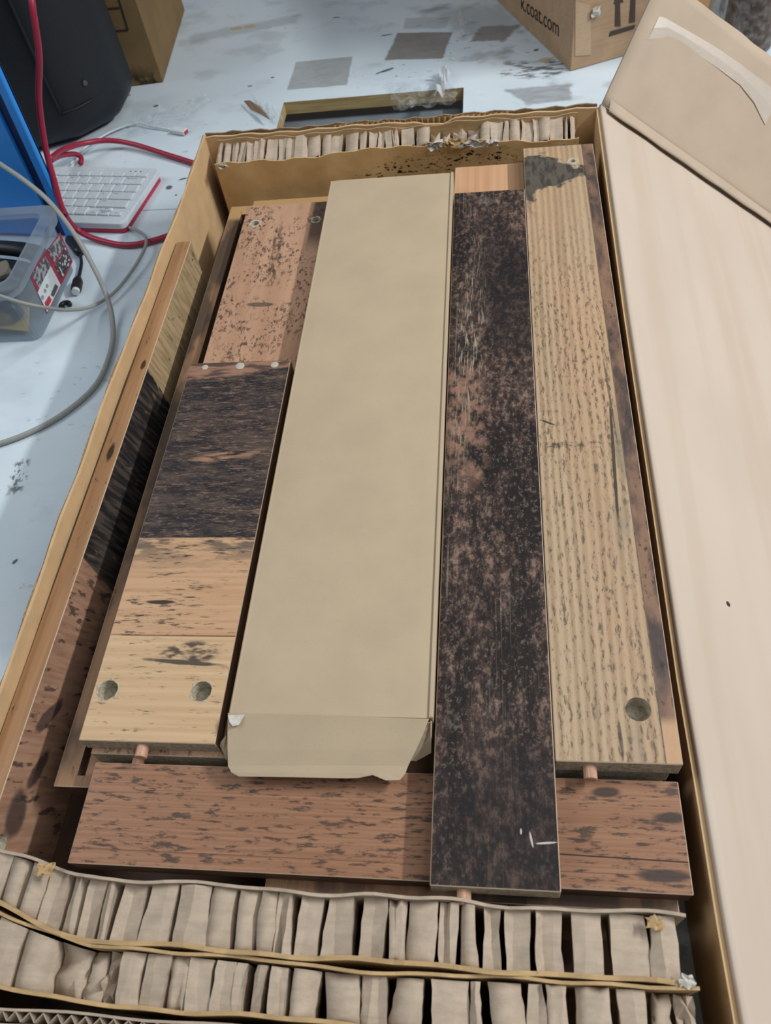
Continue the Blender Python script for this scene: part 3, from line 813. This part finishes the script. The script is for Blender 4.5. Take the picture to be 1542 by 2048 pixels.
# torn surface at the hinge corner, dust flaps at both sides
def torn(pts, z, name='torn_paper', m=None, th=.0004):
    return bm_obj(name, polybm([at(a, b, zk(z)) for a, b in pts], th), m or M['torn'], par, po)
torn([(456, 1431), (490, 1430), (484, 1440), (478, 1450), (466, 1453), (459, 1444)], .0884)
rows = []
for i in range(6):
    u = i / 5
    a = at(861 + 1 * u, 1442 + 64 * u, zk(.086 - .012 * u)); b = at(857 - 54 * u ** 1.2, 1446 + 74 * u, zk(.0852 - .018 * u))
    rows.append([a, a.lerp(b, .5) + Vector((0, -.002 * u, -.002)), b])
bm_obj('dust_flap', gridbm(rows, .001), M['parcel'], par, po)
rows = [[at(452, 1470, zk(.079)), at(443, 1482, zk(.077)), at(441, 1490, zk(.075))], [at(456, 1480, zk(.076)), at(448, 1500, zk(.073)), at(444, 1495, zk(.073))], [at(458, 1500, zk(.072)), at(455, 1520, zk(.069)), at(452, 1510, zk(.070))]]
bm_obj('dust_flap', gridbm(rows, .0008), M['parcel'], par, po)

# ------------------------------------------------------------------ left brown carton
def carton(name, label, corner, dirx, diry, wx, wy, h, m, tilt=0):
    e = empty(name, corner, math.atan2(dirx[1], dirx[0])); tag(e, label, 'box', 'cartons at the back')
    t = .004
    for nm, a in (('front_panel', (0, wx, 0, t, .0005, h)), ('back_panel', (0, wx, wy - t, wy, .0005, h)), ('side_panel', (0, t, t, wy - t, .0005, h)), ('side_panel', (wx - t, wx, t, wy - t, .0005, h)), ('bottom_panel', (t, wx - t, t, wy - t, .0005, .0045)), ('top_panel', (0, wx, 0, wy, h, h + .004))):
        bm_obj(nm, boxbm(*a, .0008), m, e)
    return e
def f_stained(g):
    n = g.noise(14, 14, 14, det=5)
    c = g.mix(g.ss(.3, .7, n), '7F6847', '715D40')
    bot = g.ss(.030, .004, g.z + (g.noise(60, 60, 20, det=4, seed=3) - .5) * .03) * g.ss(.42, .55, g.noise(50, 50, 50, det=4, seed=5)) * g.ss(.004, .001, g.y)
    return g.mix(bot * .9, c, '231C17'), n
M['cartonL'] = mat('dark_kraft_carton', f_stained, rough=.75, bump=.15, spec=.25)
M['ink'] = mat('dark_print_ink', color='2E241D', rough=.8)
cl = carton('brown_carton', 'dark brown carton with printed frame, behind the black case at the upper left', (-.4853 - .36 * .9962, 1.1937 - .36 * .0872, 0), (.9962, .0872), None, .36, .245, .34, M['cartonL'])
# rounded far corner edge, tape remnant and printed frame on the front panel
bpy.context.view_layer.update()
ci = cl.matrix_world.inverted()
fnL = Vector((.0872, -.9962, 0))
def onL(px, py, off=.0003): return ci @ onplane(px, py, Vector((-.4853, 1.1937, 0)) + fnL * off, fnL)
def strip(name, a, b, wd, m, parent, nrm, th=.0003):
    d = (b - a).normalized(); s = d.cross(nrm).normalized() * wd / 2
    return polybm([a - s, b - s, b + s, a + s], th, d=nrm)
bm = bmesh.new()
for (p, q) in (((165, 21), (239, 16)), ((236, -6), (256, 60)), ((180, 67), (256, 60))):
    a, b = onL(*p), onL(*q); d = (b - a).normalized(); nl = Vector((0, -1, 0)); s = d.cross(nl).normalized() * .0012
    polybm([a - s, b - s, b + s, a + s], .0003, bm, nl)
bm_obj('printed_frame', bm, M['ink'], cl)
bm = bmesh.new()
for p in ((190, 47), (203, 45), (216, 44)):
    a = onL(p[0] - 5, p[1] + 1); b = onL(p[0] + 5, p[1]); nl = Vector((0, -1, 0)); s = Vector((0, 0, .003))
    polybm([a - s, b - s, b + s, a + s], .0003, bm, nl)
bm_obj('worn_print', bm, mat('faded_ink', color='5A4328', rough=.85), cl)

# ------------------------------------------------------------------ right carton with printed web address and arrows
corner = Vector((.107, 1.124, 0)); dx = Vector((.067, .027, 0)).normalized(); dy = Vector((-dx.y, dx.x, 0))
M['cartonR'] = mat('kraft_carton', kraft('B5977A', .92, 1.05, 30), rough=.75, bump=.15, spec=.2)
cr_ = carton('printed_carton', 'tan carton with arrow symbol and web address, upper right behind the flap', corner, (dx.x, dx.y), None, .16, .46, .30, M['cartonR'])
bpy.context.view_layer.update()
ri = cr_.matrix_world.inverted()
def onRl(px, py): return ri @ onplane(px, py, corner - dx * .0004, -dx)      # left side, faces -x
def onRf(px, py): return ri @ onplane(px, py, corner - dy * .0004, -dy)      # front, faces -y
p_end = onRl(1117, 73); 
tx = text('printed_text', 'k.coat.com', .030, M['ink'], cr_, Matrix.Identity(4))
wx = max(v.co.x for v in tx.data.vertices)
p_st = onRl(1041, 17); Ln = (p_end - p_st).length
sc = (p_end - p_st).length / wx
ex = (p_end - p_st).normalized(); ez = Vector((-1, 0, 0)); ey = ez.cross(ex).normalized()
mt = Matrix((ex, ey, ez)).transposed().to_4x4(); mt.translation = p_st
tx.matrix_local = mt @ Matrix.Diagonal((sc, min(sc, 1.15), 1, 1))
M['inkg'] = mat('grey_print_ink', color='4C4038', rough=.8)
bm = bmesh.new(); nl = Vector((0, -1, 0))
for q in ([(1231, 6), (1240, 7), (1241, 53), (1230, 52)], [(1262, -8), (1271, -7), (1270, 44), (1258, 46)],
          [(1220, 63), (1271, 49), (1268, 58), (1218, 73)], [(1237, -20), (1247, 4), (1227, 8)], [(1268, -42), (1280, -14), (1257, -9)]):
    polybm([onRf(*p) for p in q], .0003, bm, nl)
bm_obj('printed_arrows', bm, M['inkg'], cr_)
for pts in ([(1151, 3), (1180, 10), (1182, 110), (1150, 112)],):
    bm_obj('tape_strip', polybm([onRf(*p) for p in pts], .0003, None, nl), mat('kraft_tape', kraft('BFA285', .97, 1.03), rough=.45, spec=.4), cr_)
q = onRf(1190, 22); rows = [[q + Vector((i * .003 - .006 + rng.uniform(-.001, .001), -.001 - rng.uniform(0, .004), j * .003 - .006 + rng.uniform(-.001, .001))) for j in range(5)] for i in range(5)]
M['wrap'] = None
def plastic(name, tr=.72, tint=(.95, .97, 1), rough=.12):
    m = bpy.data.materials.new(name); m.use_nodes = True; nt = m.node_tree
    for n in list(nt.nodes): nt.nodes.remove(n)
    out = nt.nodes.new('ShaderNodeOutputMaterial'); mx = nt.nodes.new('ShaderNodeMixShader')
    t_ = nt.nodes.new('ShaderNodeBsdfTransparent'); t_.inputs[0].default_value = (*tint, 1)
    p = nt.nodes.new('ShaderNodeBsdfPrincipled'); p.inputs['Base Color'].default_value = (.75, .78, .80, 1); p.inputs['Roughness'].default_value = rough; p.inputs['Specular IOR Level'].default_value = .8
    g = G(nt); f = g.ss(.3, .8, g.noise(120, 120, 120, det=4)) * .25 + (1 - tr - .1)
    nt.links.new(f.k, mx.inputs[0]); nt.links.new(t_.outputs[0], mx.inputs[1]); nt.links.new(p.outputs[0], mx.inputs[2]); nt.links.new(mx.outputs[0], out.inputs[0])
    return m
M['wrap'] = plastic('clear_film', .88, (.97, .98, .99), .06)
M['film_white'] = plastic('milky_film', .25, (.95, .96, .97), .25)
bm_obj('tape_curl', gridbm(rows, .0003), M['torn'], cr_)

# ------------------------------------------------------------------ things on the bench at the far right
cb_ = carton('orange_carton', 'blurred orange-tan carton beyond the flap, beside the white film', at(1322, 60, 0) + Vector((0, .02, 0)), (.97, .24), None, .13, .14, .34, mat('orange_kraft', kraft('B68D60', .93, 1.05, 30), rough=.75))
roll = empty('wrapped_roll', at(1497, 118, 0) + Vector((0, .03, 0))); tag(roll, 'upright dark brown roll in clear film at the far right edge', 'roll')
bm = bmesh.new(); bmesh.ops.create_cone(bm, cap_ends=True, segments=40, radius1=.032, radius2=.032, depth=.34)
bmesh.ops.bevel(bm, geom=[e for e in bm.edges if abs(e.verts[0].co.z - e.verts[1].co.z) < 1e-6], offset=.004, segments=2, profile=.5, affect='EDGES')
bm.transform(Matrix.Translation((0, 0, .171))); bm_obj('core', bm, mat('dark_brown_roll', lambda g: g.mix(g.noise(30, 30, 4, det=4), '47342A', '5E4A3C'), rough=.4), roll, smooth=True)
rows = []
for i in range(25):
    a = 2 * math.pi * i / 24; rows.append([Vector((math.cos(a), math.sin(a), 0)) * (.0335 + .0008 * math.sin(a * 3 + j * .7) * (1 if i < 24 else 1)) + Vector((0, 0, .002 + .34 * j / 12)) for j in range(13)])
bm_obj('film_wrap', gridbm(rows), plastic('thin_film', .93, (.98, .98, .98), .2), roll, smooth=True)
q = at(1444, 70, 0) + Vector((0, .015, 0)); rows = []
rg = random.Random(9)
for i in range(9):
    rows.append([q + Vector(((i - 4) * .0045 + rg.uniform(-.003, .003), rg.uniform(-.006, .006), .0 + .032 * j + (rg.uniform(-.004, .004) if j else .0007))) for j in range(10)])
tag(bm_obj('plastic_film', gridbm(rows, .0006), M['film_white']), 'crumpled white plastic film between orange carton and dark roll', 'plastic film', 'loose plastic film')

# ------------------------------------------------------------------ black case
M['black'] = mat('black_leatherette', lambda g: (g.mix(g.noise(300, 300, 300, det=3), '14171B', '1F2329'), g.noise(500, 500, 500, det=2)), rough=.55, bump=.2, spec=.4)
bc = empty('black_case', (-.70, 1.10, 0)); tag(bc, 'rounded black leather case standing at the upper left of the table', 'case')
bm = bmesh.new()
plan = [(-.17, .050), (-.17, -.06), (-.15, -.075), (.125, -.082), (.145, -.074), (.186, -.030), (.194, -.010), (.194, .040), (.188, .050)]
H = .36; rows = []
f = bm.faces.new([bm.verts.new((x, y, .0008)) for x, y in plan])
r = bmesh.ops.extrude_face_region(bm, geom=[f])
for v in r['geom']:
    if isinstance(v, bmesh.types.BMVert): v.co.z = H
bmesh.ops.recalc_face_normals(bm, faces=bm.faces)
es = [e for e in bm.edges if abs(e.verts[0].co.z - e.verts[1].co.z) < 1e-6 and e.verts[0].co.z < .01 and (e.verts[0].co.x + e.verts[1].co.x) / 2 > .11]
bmesh.ops.bevel(bm, geom=es, offset=.045, segments=14, affect='EDGES', profile=.5)
autosmooth(bm_obj('body', bm, M['black'], bc), 50)
def oncase(px, py, off): return onplane(px, py, Vector((-.70 + .145, 1.10 - .074, 0)) + Vector((.73, -.68, 0)) * off, (.73, -.68, 0)) - Vector((-.70, 1.10, 0))
pts = cr([Vector((.132, -.0822, .36)), Vector((.132, -.0822, .20)), Vector((.132, -.0822, .10)), Vector((.132, -.080, .052))], 6)
bm_obj('seam', tubebm(pts, .0016, 8), M['black'], bc, smooth=True)
pts = cr([Vector((.132, -.0805, .052)), Vector((.150, -.0700, .052)), Vector((.168, -.0500, .052))], 6)
bm_obj('seam', tubebm(pts, .0013, 8), M['black'], bc, smooth=True)
cyl('stud', Vector((.1665, -.0510, .075)), (.73, -.68, 0), .0035, .0025, mat('dull_stud', color='4A4C50', rough=.4), bc, bev=.0008)

# ------------------------------------------------------------------ blue file box
def f_blue(g): return g.mix(g.noise(8, 8, 20, det=3), '2480DA', '3898EC')
M['blue'] = mat('blue_plastic', f_blue, rough=.4, spec=.5)
M['navy'] = mat('dark_blue_plastic', color='0E2A5A', rough=.5)
bb = empty('blue_file_box', (-.5075, .8185, 0), math.radians(180 - 8)); bb.rotation_euler.y = -.045; tag(bb, 'blue plastic file box with dark slot standing beside the keyboard', 'file box')
# local x runs away to the left along the front; local y points to the viewer side
bm_obj('edge_strip', boxbm(0, .011, -.003, .004, .0008, .32, .0012), M['blue'], bb)
bm_obj('slot', boxbm(.011, .024, -.004, -.001, .0008, .32, .0005), M['navy'], bb)
bm_obj('front_panel', boxbm(.024, .20, -.003, .004, .0008, .32, .0012), M['blue'], bb)
bm_obj('back_panel', boxbm(0, .20, -.0045, -.0038, .0008, .32), M['navy'], bb)

# ------------------------------------------------------------------ keyboard
M['kb'] = mat('white_key_plastic', color='C6D0D8', rough=.45); M['kbred'] = mat('raspberry_plastic', color='B02A4A', rough=.45)
M['legend'] = mat('grey_legend', color='555A60', rough=.7)
ang = math.radians(-8.6)
tr = at(319, 334, .016)
kx = Vector((math.cos(ang), math.sin(ang), 0)); ky = Vector((-math.sin(ang), math.cos(ang), 0))
kb = empty('keyboard', (tr.x, tr.y, 0), ang); tag(kb, 'white computer keyboard with raspberry red underside beside the carton', 'keyboard')
D = .1185; Wk = .245
bm = boxbm(-Wk, -.0008, -D + .0008, -.0008, .0008, .0072, 0)
bmesh.ops.bevel(bm, geom=[e for e in bm.edges if abs(e.verts[0].co.z - e.verts[1].co.z) > .001], offset=.008, segments=5, profile=.5, affect='EDGES')
bm_obj('base', bm, M['kbred'], kb)
bm = boxbm(-Wk, .0, -D, 0, .0070, .0145, 0)
bmesh.ops.bevel(bm, geom=[e for e in bm.edges if abs(e.verts[0].co.z - e.verts[1].co.z) > .001], offset=.008, segments=5, profile=.5, affect='EDGES')
bmesh.ops.bevel(bm, geom=[e for e in bm.edges if e.verts[0].co.z > .014 and e.verts[1].co.z > .014], offset=.0015, segments=2, profile=.5, affect='EDGES')
bm_obj('case_top', bm, M['kb'], kb)
def key(x1, wd, y1, dp):
    bm = boxbm(x1 - wd + .0008, x1 - .0008, y1 - dp + .0008, y1 - .0008, .0140, .0172, .0008)
    for v in bm.verts:
        if v.co.z > .0165:
            v.co.x += (.0005 if v.co.x < x1 - wd / 2 else -.0005); v.co.y += (.0004 if v.co.y < y1 - dp / 2 else -.0006)
    bm_obj('key', bm, M['kb'], kb)
kp = .0163; x0 = -.0085
for k in range(13): key(x0 - k * kp, kp, -.0135, .0095)
rowy = -.0235
for first, cnt in ((.0275, 11), (.0185, 12), (.0325, 11), (.0420, 10)):
    key(x0, first, rowy, kp)
    for k in range(cnt): key(x0 - first - k * kp, kp, rowy, kp)
    rowy -= kp
for k, (half) in enumerate((1, 2, 1)):
    key(x0 - k * kp, kp, rowy - kp / 2, kp / 2)
    if half == 2: key(x0 - k * kp, kp, rowy, kp / 2)
for k in range(3, 10): key(x0 - k * kp, kp, rowy, kp)
def leg(s, x, y, sz=.0032):
    text('legend', s, sz, M['legend'], kb, Matrix.Translation((x, y, .01725)), .00003)
leg('Backspace', x0 - .0245, -.0235 - .006, .0034); leg('Enter', x0 - .029, -.0235 - 2 * kp - .006); leg('Shift', x0 - .038, -.0235 - 3 * kp - .006)
leg('PgUp', x0 - kp * 1.7, -.0235 - 4 * kp - .0045, .0026); leg('End', x0 - kp * .6, -.0235 - 4 * kp - .0130, .0028); leg('PgDn', x0 - kp * 1.7, -.0235 - 4 * kp - .0130, .0026); leg('Home', x0 - kp * 2.7, -.0235 - 4 * kp - .0130, .0026)
for k in range(3):
    bm_obj('indicator', boxbm(x0 - .016 - .0072 * k, x0 - .014 - .0072 * k, -.0095, -.008, .0143, .0148), M['legend'], kb)
for ri_, s_ in ((1, '=-0987'), (2, "][POIU"), (3, "#';LKJ"), (4, '/.,MNB')):
    f0 = (.0275, .0185, .0325, .0420)[ri_ - 1]
    for k, ch in enumerate(s_): leg(ch, x0 - f0 - k * kp - kp + .004, -.0235 - (ri_ - 1) * kp - .0065, .0040)

# ------------------------------------------------------------------ translucent bin with cables
def tub_mat():
    m = bpy.data.materials.new('frosted_plastic'); m.use_nodes = True; nt = m.node_tree
    for n in list(nt.nodes): nt.nodes.remove(n)
    out = nt.nodes.new('ShaderNodeOutputMaterial'); mx = nt.nodes.new('ShaderNodeMixShader'); m2 = nt.nodes.new('ShaderNodeMixShader')
    t_ = nt.nodes.new('ShaderNodeBsdfTransparent'); t_.inputs[0].default_value = (.88, .92, .95, 1)
    p = nt.nodes.new('ShaderNodeBsdfPrincipled'); p.inputs['Base Color'].default_value = lin('A9B6C2'); p.inputs['Roughness'].default_value = .3
    tl = nt.nodes.new('ShaderNodeBsdfTranslucent'); tl.inputs[0].default_value = lin('B7C2CC')
    g = G(nt); f = g.noise(20, 20, 20, det=3) * .15 + .40
    nt.links.new(f.k, mx.inputs[0]); m2.inputs[0].default_value = .35
    nt.links.new(p.outputs[0], m2.inputs[1]); nt.links.new(tl.outputs[0], m2.inputs[2])
    nt.links.new(t_.outputs[0], mx.inputs[1]); nt.links.new(m2.outputs[0], mx.inputs[2]); nt.links.new(mx.outputs[0], out.inputs[0])
    return m
M['frost'] = tub_mat()
BX0, BX1, BY0, BY1, BH = -.72, -.489, .631, .760, .075
tub = empty('storage_bin', ((BX0 + BX1) / 2, (BY0 + BY1) / 2, 0)); tag(tub, 'translucent plastic storage bin full of black cables at the left edge', 'bin')
to = -Vector(tub.location)
def rrect(x0, x1, y0, y1, r, z, n=5):
    out = []
    for cx, cy, a0 in ((x1 - r, y0 + r, -90), (x1 - r, y1 - r, 0), (x0 + r, y1 - r, 90), (x0 + r, y0 + r, 180)):
        for k in range(n + 1):
            a = math.radians(a0 + 90 * k / n); out.append(Vector((cx + r * math.cos(a), cy + r * math.sin(a), z)))
    return out
def loft(loops, cap=False):
    bm = bmesh.new(); V = [[bm.verts.new(p) for p in l] for l in loops]; n = len(V[0])
    for i in range(len(V) - 1):
        for k in range(n): bm.faces.new((V[i][k], V[i][(k + 1) % n], V[i + 1][(k + 1) % n], V[i + 1][k]))
    if cap: bm.faces.new(V[0][::-1])
    return bm
def infl(d, z, r): return rrect(BX0 - d, BX1 + d, BY0 - d, BY1 + d, r, z)
bm_obj('body', loft([infl(0, .001, .012), infl(.003, BH - .010, .014)], True), M['frost'], tub, to, smooth=False)
bm_obj('rim', loft([infl(.003, BH - .012, .014), infl(.009, BH - .012, .018), infl(.011, BH - .002, .019), infl(.010, BH, .018), infl(-.004, BH, .012), infl(-.006, BH - .004, .012)]), M['frost'], tub, to)
# label on the right side, at the bin's real face
M['lred'] = mat('label_red', color='9A3246', rough=.5); M['lwhite'] = mat('label_white', color='D5DEE2', rough=.5); M['lgrey'] = mat('label_photo', lambda g: g.mix(g.ss(.45, .55, g.noise(160, 160, 160, det=2)), '4C4E52', '9A9DA2'), rough=.5)
M['lpic'] = mat('label_photo_cables', lambda g: g.mix(g.ss(.58, .62, g.noise(220, 220, 220, det=1)), '3A3C40', 'C7CCD0'), rough=.5)
fnB = Vector((1, 0, -.045)).normalized()
def onB(px, py, off): return onplane(px, py, Vector((BX1, .70, 0)) + fnB * (off + .0004), fnB) + to
def decal(name, pts, off, m): return bm_obj(name, polybm([onB(a, b, off) for a, b in pts], .0003, None, fnB), m, tub)
decal('label', [(58, 548), (120, 465), (145, 523), (94, 628)], 0, M['lred'])
decal('label_photo', [(62, 548), (90, 513), (100, 530), (79, 578)], .0004, M['lgrey'])
decal('label_photo', [(96, 500), (118, 472), (130, 490), (107, 527)], .0004, M['lgrey'])
decal('label_photo', [(110, 534), (130, 494), (142, 522), (124, 557)], .0004, M['lpic'])
decal('price_sticker', [(75, 585), (101, 532), (121, 570), (94, 624)], .0008, M['lwhite'])
decal('price_block', [(89, 606), (98, 591), (103, 600), (94, 618)], .0012, mat('sticker_red', color='B8324A', rough=.5))
bm = bmesh.new()
for k in range(6):
    a = k / 6
    polybm([onB(104 + 9 * a - 3, 590 - 22 * a + 0, .0012), onB(106 + 9 * a - 3, 586 - 22 * a, .0012), onB(112 + 9 * a - 3, 590 - 20 * a, .0012), onB(110 + 9 * a - 3, 594 - 20 * a, .0012)], .0002, bm, fnB)
bm_obj('barcode', bm, M['legend'], tub)
bm = bmesh.new()
for (cx, cy, s) in ((85, 595, 4), (90, 582, 3.5), (94, 572, 3.5)):
    polybm([onB(cx + s * math.cos(k * math.pi / 6) * .8, cy + s * 1.2 * math.sin(k * math.pi / 6), .0012) for k in range(12)], .0002, bm, fnB)
bm_obj('sticker_symbol', bm, mat('symbol_grey', color='8C969C', rough=.6), tub)
# contents
M['cableblk'] = mat('black_rubber', color='17191C', rough=.42, spec=.5)
rg = random.Random(12)
for k in range(7):
    yy = BY0 + .020 + .016 * k; zz = .034 + .010 * (k % 2)
    pts = cr([Vector((BX0 + .03, yy, zz * .7)), Vector((-.63, yy + rg.uniform(-.002, .002), zz + .006)), Vector((-.57, yy + rg.uniform(-.002, .002), zz + .008)), Vector((BX1 - .030, yy - .001, zz)), Vector((BX1 - .022, yy - .001, zz - .014))], 6)
    tag(bm_obj('black_cable', tubebm(pts, .0074, 9), M['cableblk'], smooth=True), 'black cable in the tangle inside the translucent bin', 'cable', 'black cables inside the bin')
ex_ = at(6, 540, .055); bmq = boxbm(-.008, .008, -.010, .010, -.004, .004, .0015)
tag(bm_obj('cable_clip', bmq, mat('olive_clip', color='6B665C', rough=.5), None, ex_, (.2, .1, .6)), 'small olive grey clip on top of the black cables in the bin', 'clip')
rows = []
for i in range(8): rows.append([Vector((BX0 + .03 + .185 * i / 7, BY0 + .010 + .05 * j / 4, .006 + .010 * math.sin(i * .9 + j * .8) ** 2 + .012 * (j / 4))) for j in range(5)])
tag(bm_obj('yellow_wrapper', gridbm(rows, .0015), mat('yellow_paper', color='D8B45A', rough=.6)), 'yellow wrapper lying at the bottom inside the translucent bin', 'wrapper')

# ------------------------------------------------------------------ cables, plugs
def cable(name, label, pts, r, m, group=None, n=10, sides=10):
    o = bm_obj(name, tubebm(cr([p if isinstance(p, Vector) else at(*p) for p in pts], n), r, sides), m, smooth=True)
    return tag(o, label, 'cable', group)
M['redc'] = mat('crimson_cable', color='9A2440', rough=.4, spec=.5); M['greyc'] = mat('grey_cable', lambda g: g.mix(g.noise(200, 200, 200, det=2), '8D908E', '9DA09C'), rough=.5)
M['dgreyc'] = mat('dark_grey_cable', color='6E7073', rough=.5); M['whitec'] = mat('white_cable', color='D3DADF', rough=.4)
cable('red_cable', 'long red cable hanging past the black case and looping round the keyboard', [(58, -40, .26), (66, 20, .24), (78, 110, .20), (78, 200, .155), (90, 290, .11), (108, 360, .075), (128, 425, .040), (158, 462, .012), (205, 482, .0045), (262, 490, .0045), (330, 474, .0045), at(372, 452, .0045), Vector((-.336, .870, .0045)), Vector((-.340, .930, .0045)), (390, 327, .0045), (330, 308, .0055), (265, 288, .0085), (215, 281, .014), (165, 287, .022), (125, 300, .035), (100, 318, .052)], .0035, M['redc'], 'red cables')
cable('red_cable', 'short red cable end curling down behind the keyboard', [(100, 322, .045), (120, 312, .030), (145, 308, .016), (158, 311, .009), (163, 318, .006), (161, 327, .0055)], .0034, M['redc'], 'red cables')
cable('grey_cable', 'long grey cable crossing over the bin and sweeping down the left of the carton', [(-25, 312, .115), (0, 328, .114), (50, 362, .110), (100, 405, .100), (150, 470, .075), (190, 540, .045), (216, 600, .018), (226, 650, .006), (222, 700, .0035), (195, 765, .0035), (140, 818, .0035), (70, 860, .0035), (-20, 893, .0035), (-160, 925, .0035), (-330, 925, .0035)], .0027, M['greyc'], 'grey cables')
cable('grey_cable', 'grey cable looping from under the keyboard and round the front of the bin', [(-25, 586, .100), (0, 592, .098), (45, 606, .090), (90, 615, .076), (140, 620, .038), (185, 612, .013), (228, 585, .008), (265, 540, .009), (288, 500, .0115), (292, 478, .0115), (280, 464, .008), (258, 455, .0045)], .0019, M['greyc'], 'grey cables')
cable('white_cable', 'thin white cable running out from behind the keyboard to the film', [(142, 328, .004), (160, 305, .004), (185, 285, .004), (225, 262, .004), (270, 247, .004), (300, 252, .004), (340, 259, .003)], .0014, M['whitec'])
u0, u1 = at(338, 258, .004), at(372, 264, .004)
us = empty('usb_plug', u1); tag(us, 'white plug with red inside lying on the table beyond the keyboard', 'plug')
d_ = (u1 - u0).normalized(); bm = boxbm(-.022, 0, -.0055, .0055, -.0032, .0032, .001)
rotz = math.atan2(d_.y, d_.x)
us.rotation_euler = (0, 0, rotz)
bm_obj('housing', bm, M['whitec'], us)
bm_obj('contact', boxbm(-.002, .0006, -.0040, .0040, -.0022, .0022), M['kbred'], us)
# black barrel connectors beside the bin
bp = empty('black_adapter', at(152, 500, 0)); tag(bp, 'black barrel plug with ferrite lump lying beside the bin', 'adapter')
o_ = -Vector(bp.location)
a, b = at(138, 478, .007), at(160, 506, .007); bm_obj('ferrite', tubebm([a, a.lerp(b, .1), a.lerp(b, .9), b], .0062, 14, None, [.0048, .0062, .0062, .0048]), M['cableblk'], bp, o_, smooth=False)
bm_obj('lead', tubebm(cr([at(160, 508, .006), at(163, 525, .004), at(160, 545, .004), at(157, 555, .005)], 6), .0020, 8), M['cableblk'], bp, o_, smooth=True)
a, b = at(157, 556, .0065), at(152, 580, .0065); bm_obj('barrel', tubebm([a, a.lerp(b, .3), a.lerp(b, .8), b], .006, 14, None, [.0035, .0058, .0060, .0056]), M['cableblk'], bp, o_)
bm_obj('collar', tubebm([b, b + (b - a).normalized() * .004], .0044, 14), M['whitec'], bp, o_)
ft = at(128, 606, .0065); fo = empty('rubber_ring', (ft.x, ft.y, 0)); tag(fo, 'small black rubber ring lying in front of the bin', 'ring')
pts = [Vector((.0052 * math.cos(k * .42), .0052 * math.sin(k * .42), .0032)) for k in range(12)]
bm_obj('band', tubebm(pts, .0026, 8), M['cableblk'], fo, smooth=True)

# ------------------------------------------------------------------ loose clear film and card flake near the slot
def crumple(label, outline, z0, zamp, seed, m, nu=14, nv=7, group='loose plastic film', th=0, peak=0):
    """outline: list of (px_a, py_a, px_b, py_b) cross sections"""
    rg = random.Random(seed); rows = []
    n = len(outline)
    for i in range(nu):
        t_ = i / (nu - 1) * (n - 1); k = min(int(t_), n - 2); f = t_ - k
        s = [outline[k][q] * (1 - f) + outline[k + 1][q] * f for q in range(4)]
        r = []
        for j in range(nv):
            v = j / (nv - 1)
            z = z0 + abs(rg.gauss(0, zamp)) + peak * math.sin(math.pi * v)
            p = at(s[0] * (1 - v) + s[2] * v, s[1] * (1 - v) + s[3] * v, z0)
            r.append(Vector((p.x + rg.uniform(-.0015, .0015), p.y + rg.uniform(-.0015, .0015), z)))
        rows.append(r)
    return tag(bm_obj('plastic_film', gridbm(rows, th), m), label, 'plastic film', group)
crumple('twist of clear film on the table between the black case and the slot', [(240, 258, 262, 276), (300, 236, 318, 262), (360, 212, 378, 240), (412, 190, 424, 206)], .0012, .0045, 1, M['wrap'], 20, 8)
crumple('crumpled sparkling film at the left end of the table slot', [(500, 196, 520, 225), (525, 212, 548, 246), (548, 225, 572, 254)], .0012, .0065, 2, M['wrap'], 14, 9)
crumple('sheet of clear film hanging over the right end of the table slot', [(770, 165, 905, 150), (780, 195, 915, 178), (790, 225, 910, 212)], .0025, .0045, 3, M['wrap'], 12, 12)
crumple('knot of clear film on the table beyond the worn patches', [(915, 30, 940, 34), (918, 48, 944, 52), (925, 62, 938, 70)], .0012, .006, 4, M['wrap'], 9, 7)
crumple('bright strand of clear film standing at the right end of the slot', [(882, 150, 900, 140), (880, 180, 898, 165), (868, 205, 890, 195)], .003, .009, 5, M['film_white'], 9, 5)
fl_ = polybm([at(488, 203, .004), at(500, 202, .010), at(522, 215, .012), at(532, 228, .012), at(540, 240, .008), at(520, 228, .004), at(502, 220, .003)], .0010)
tag(bm_obj('card_flake', fl_, mat('flake_card', kraft('A98D74'), rough=.8)), 'torn brown cardboard flake on the film left of the slot', 'cardboard scrap')
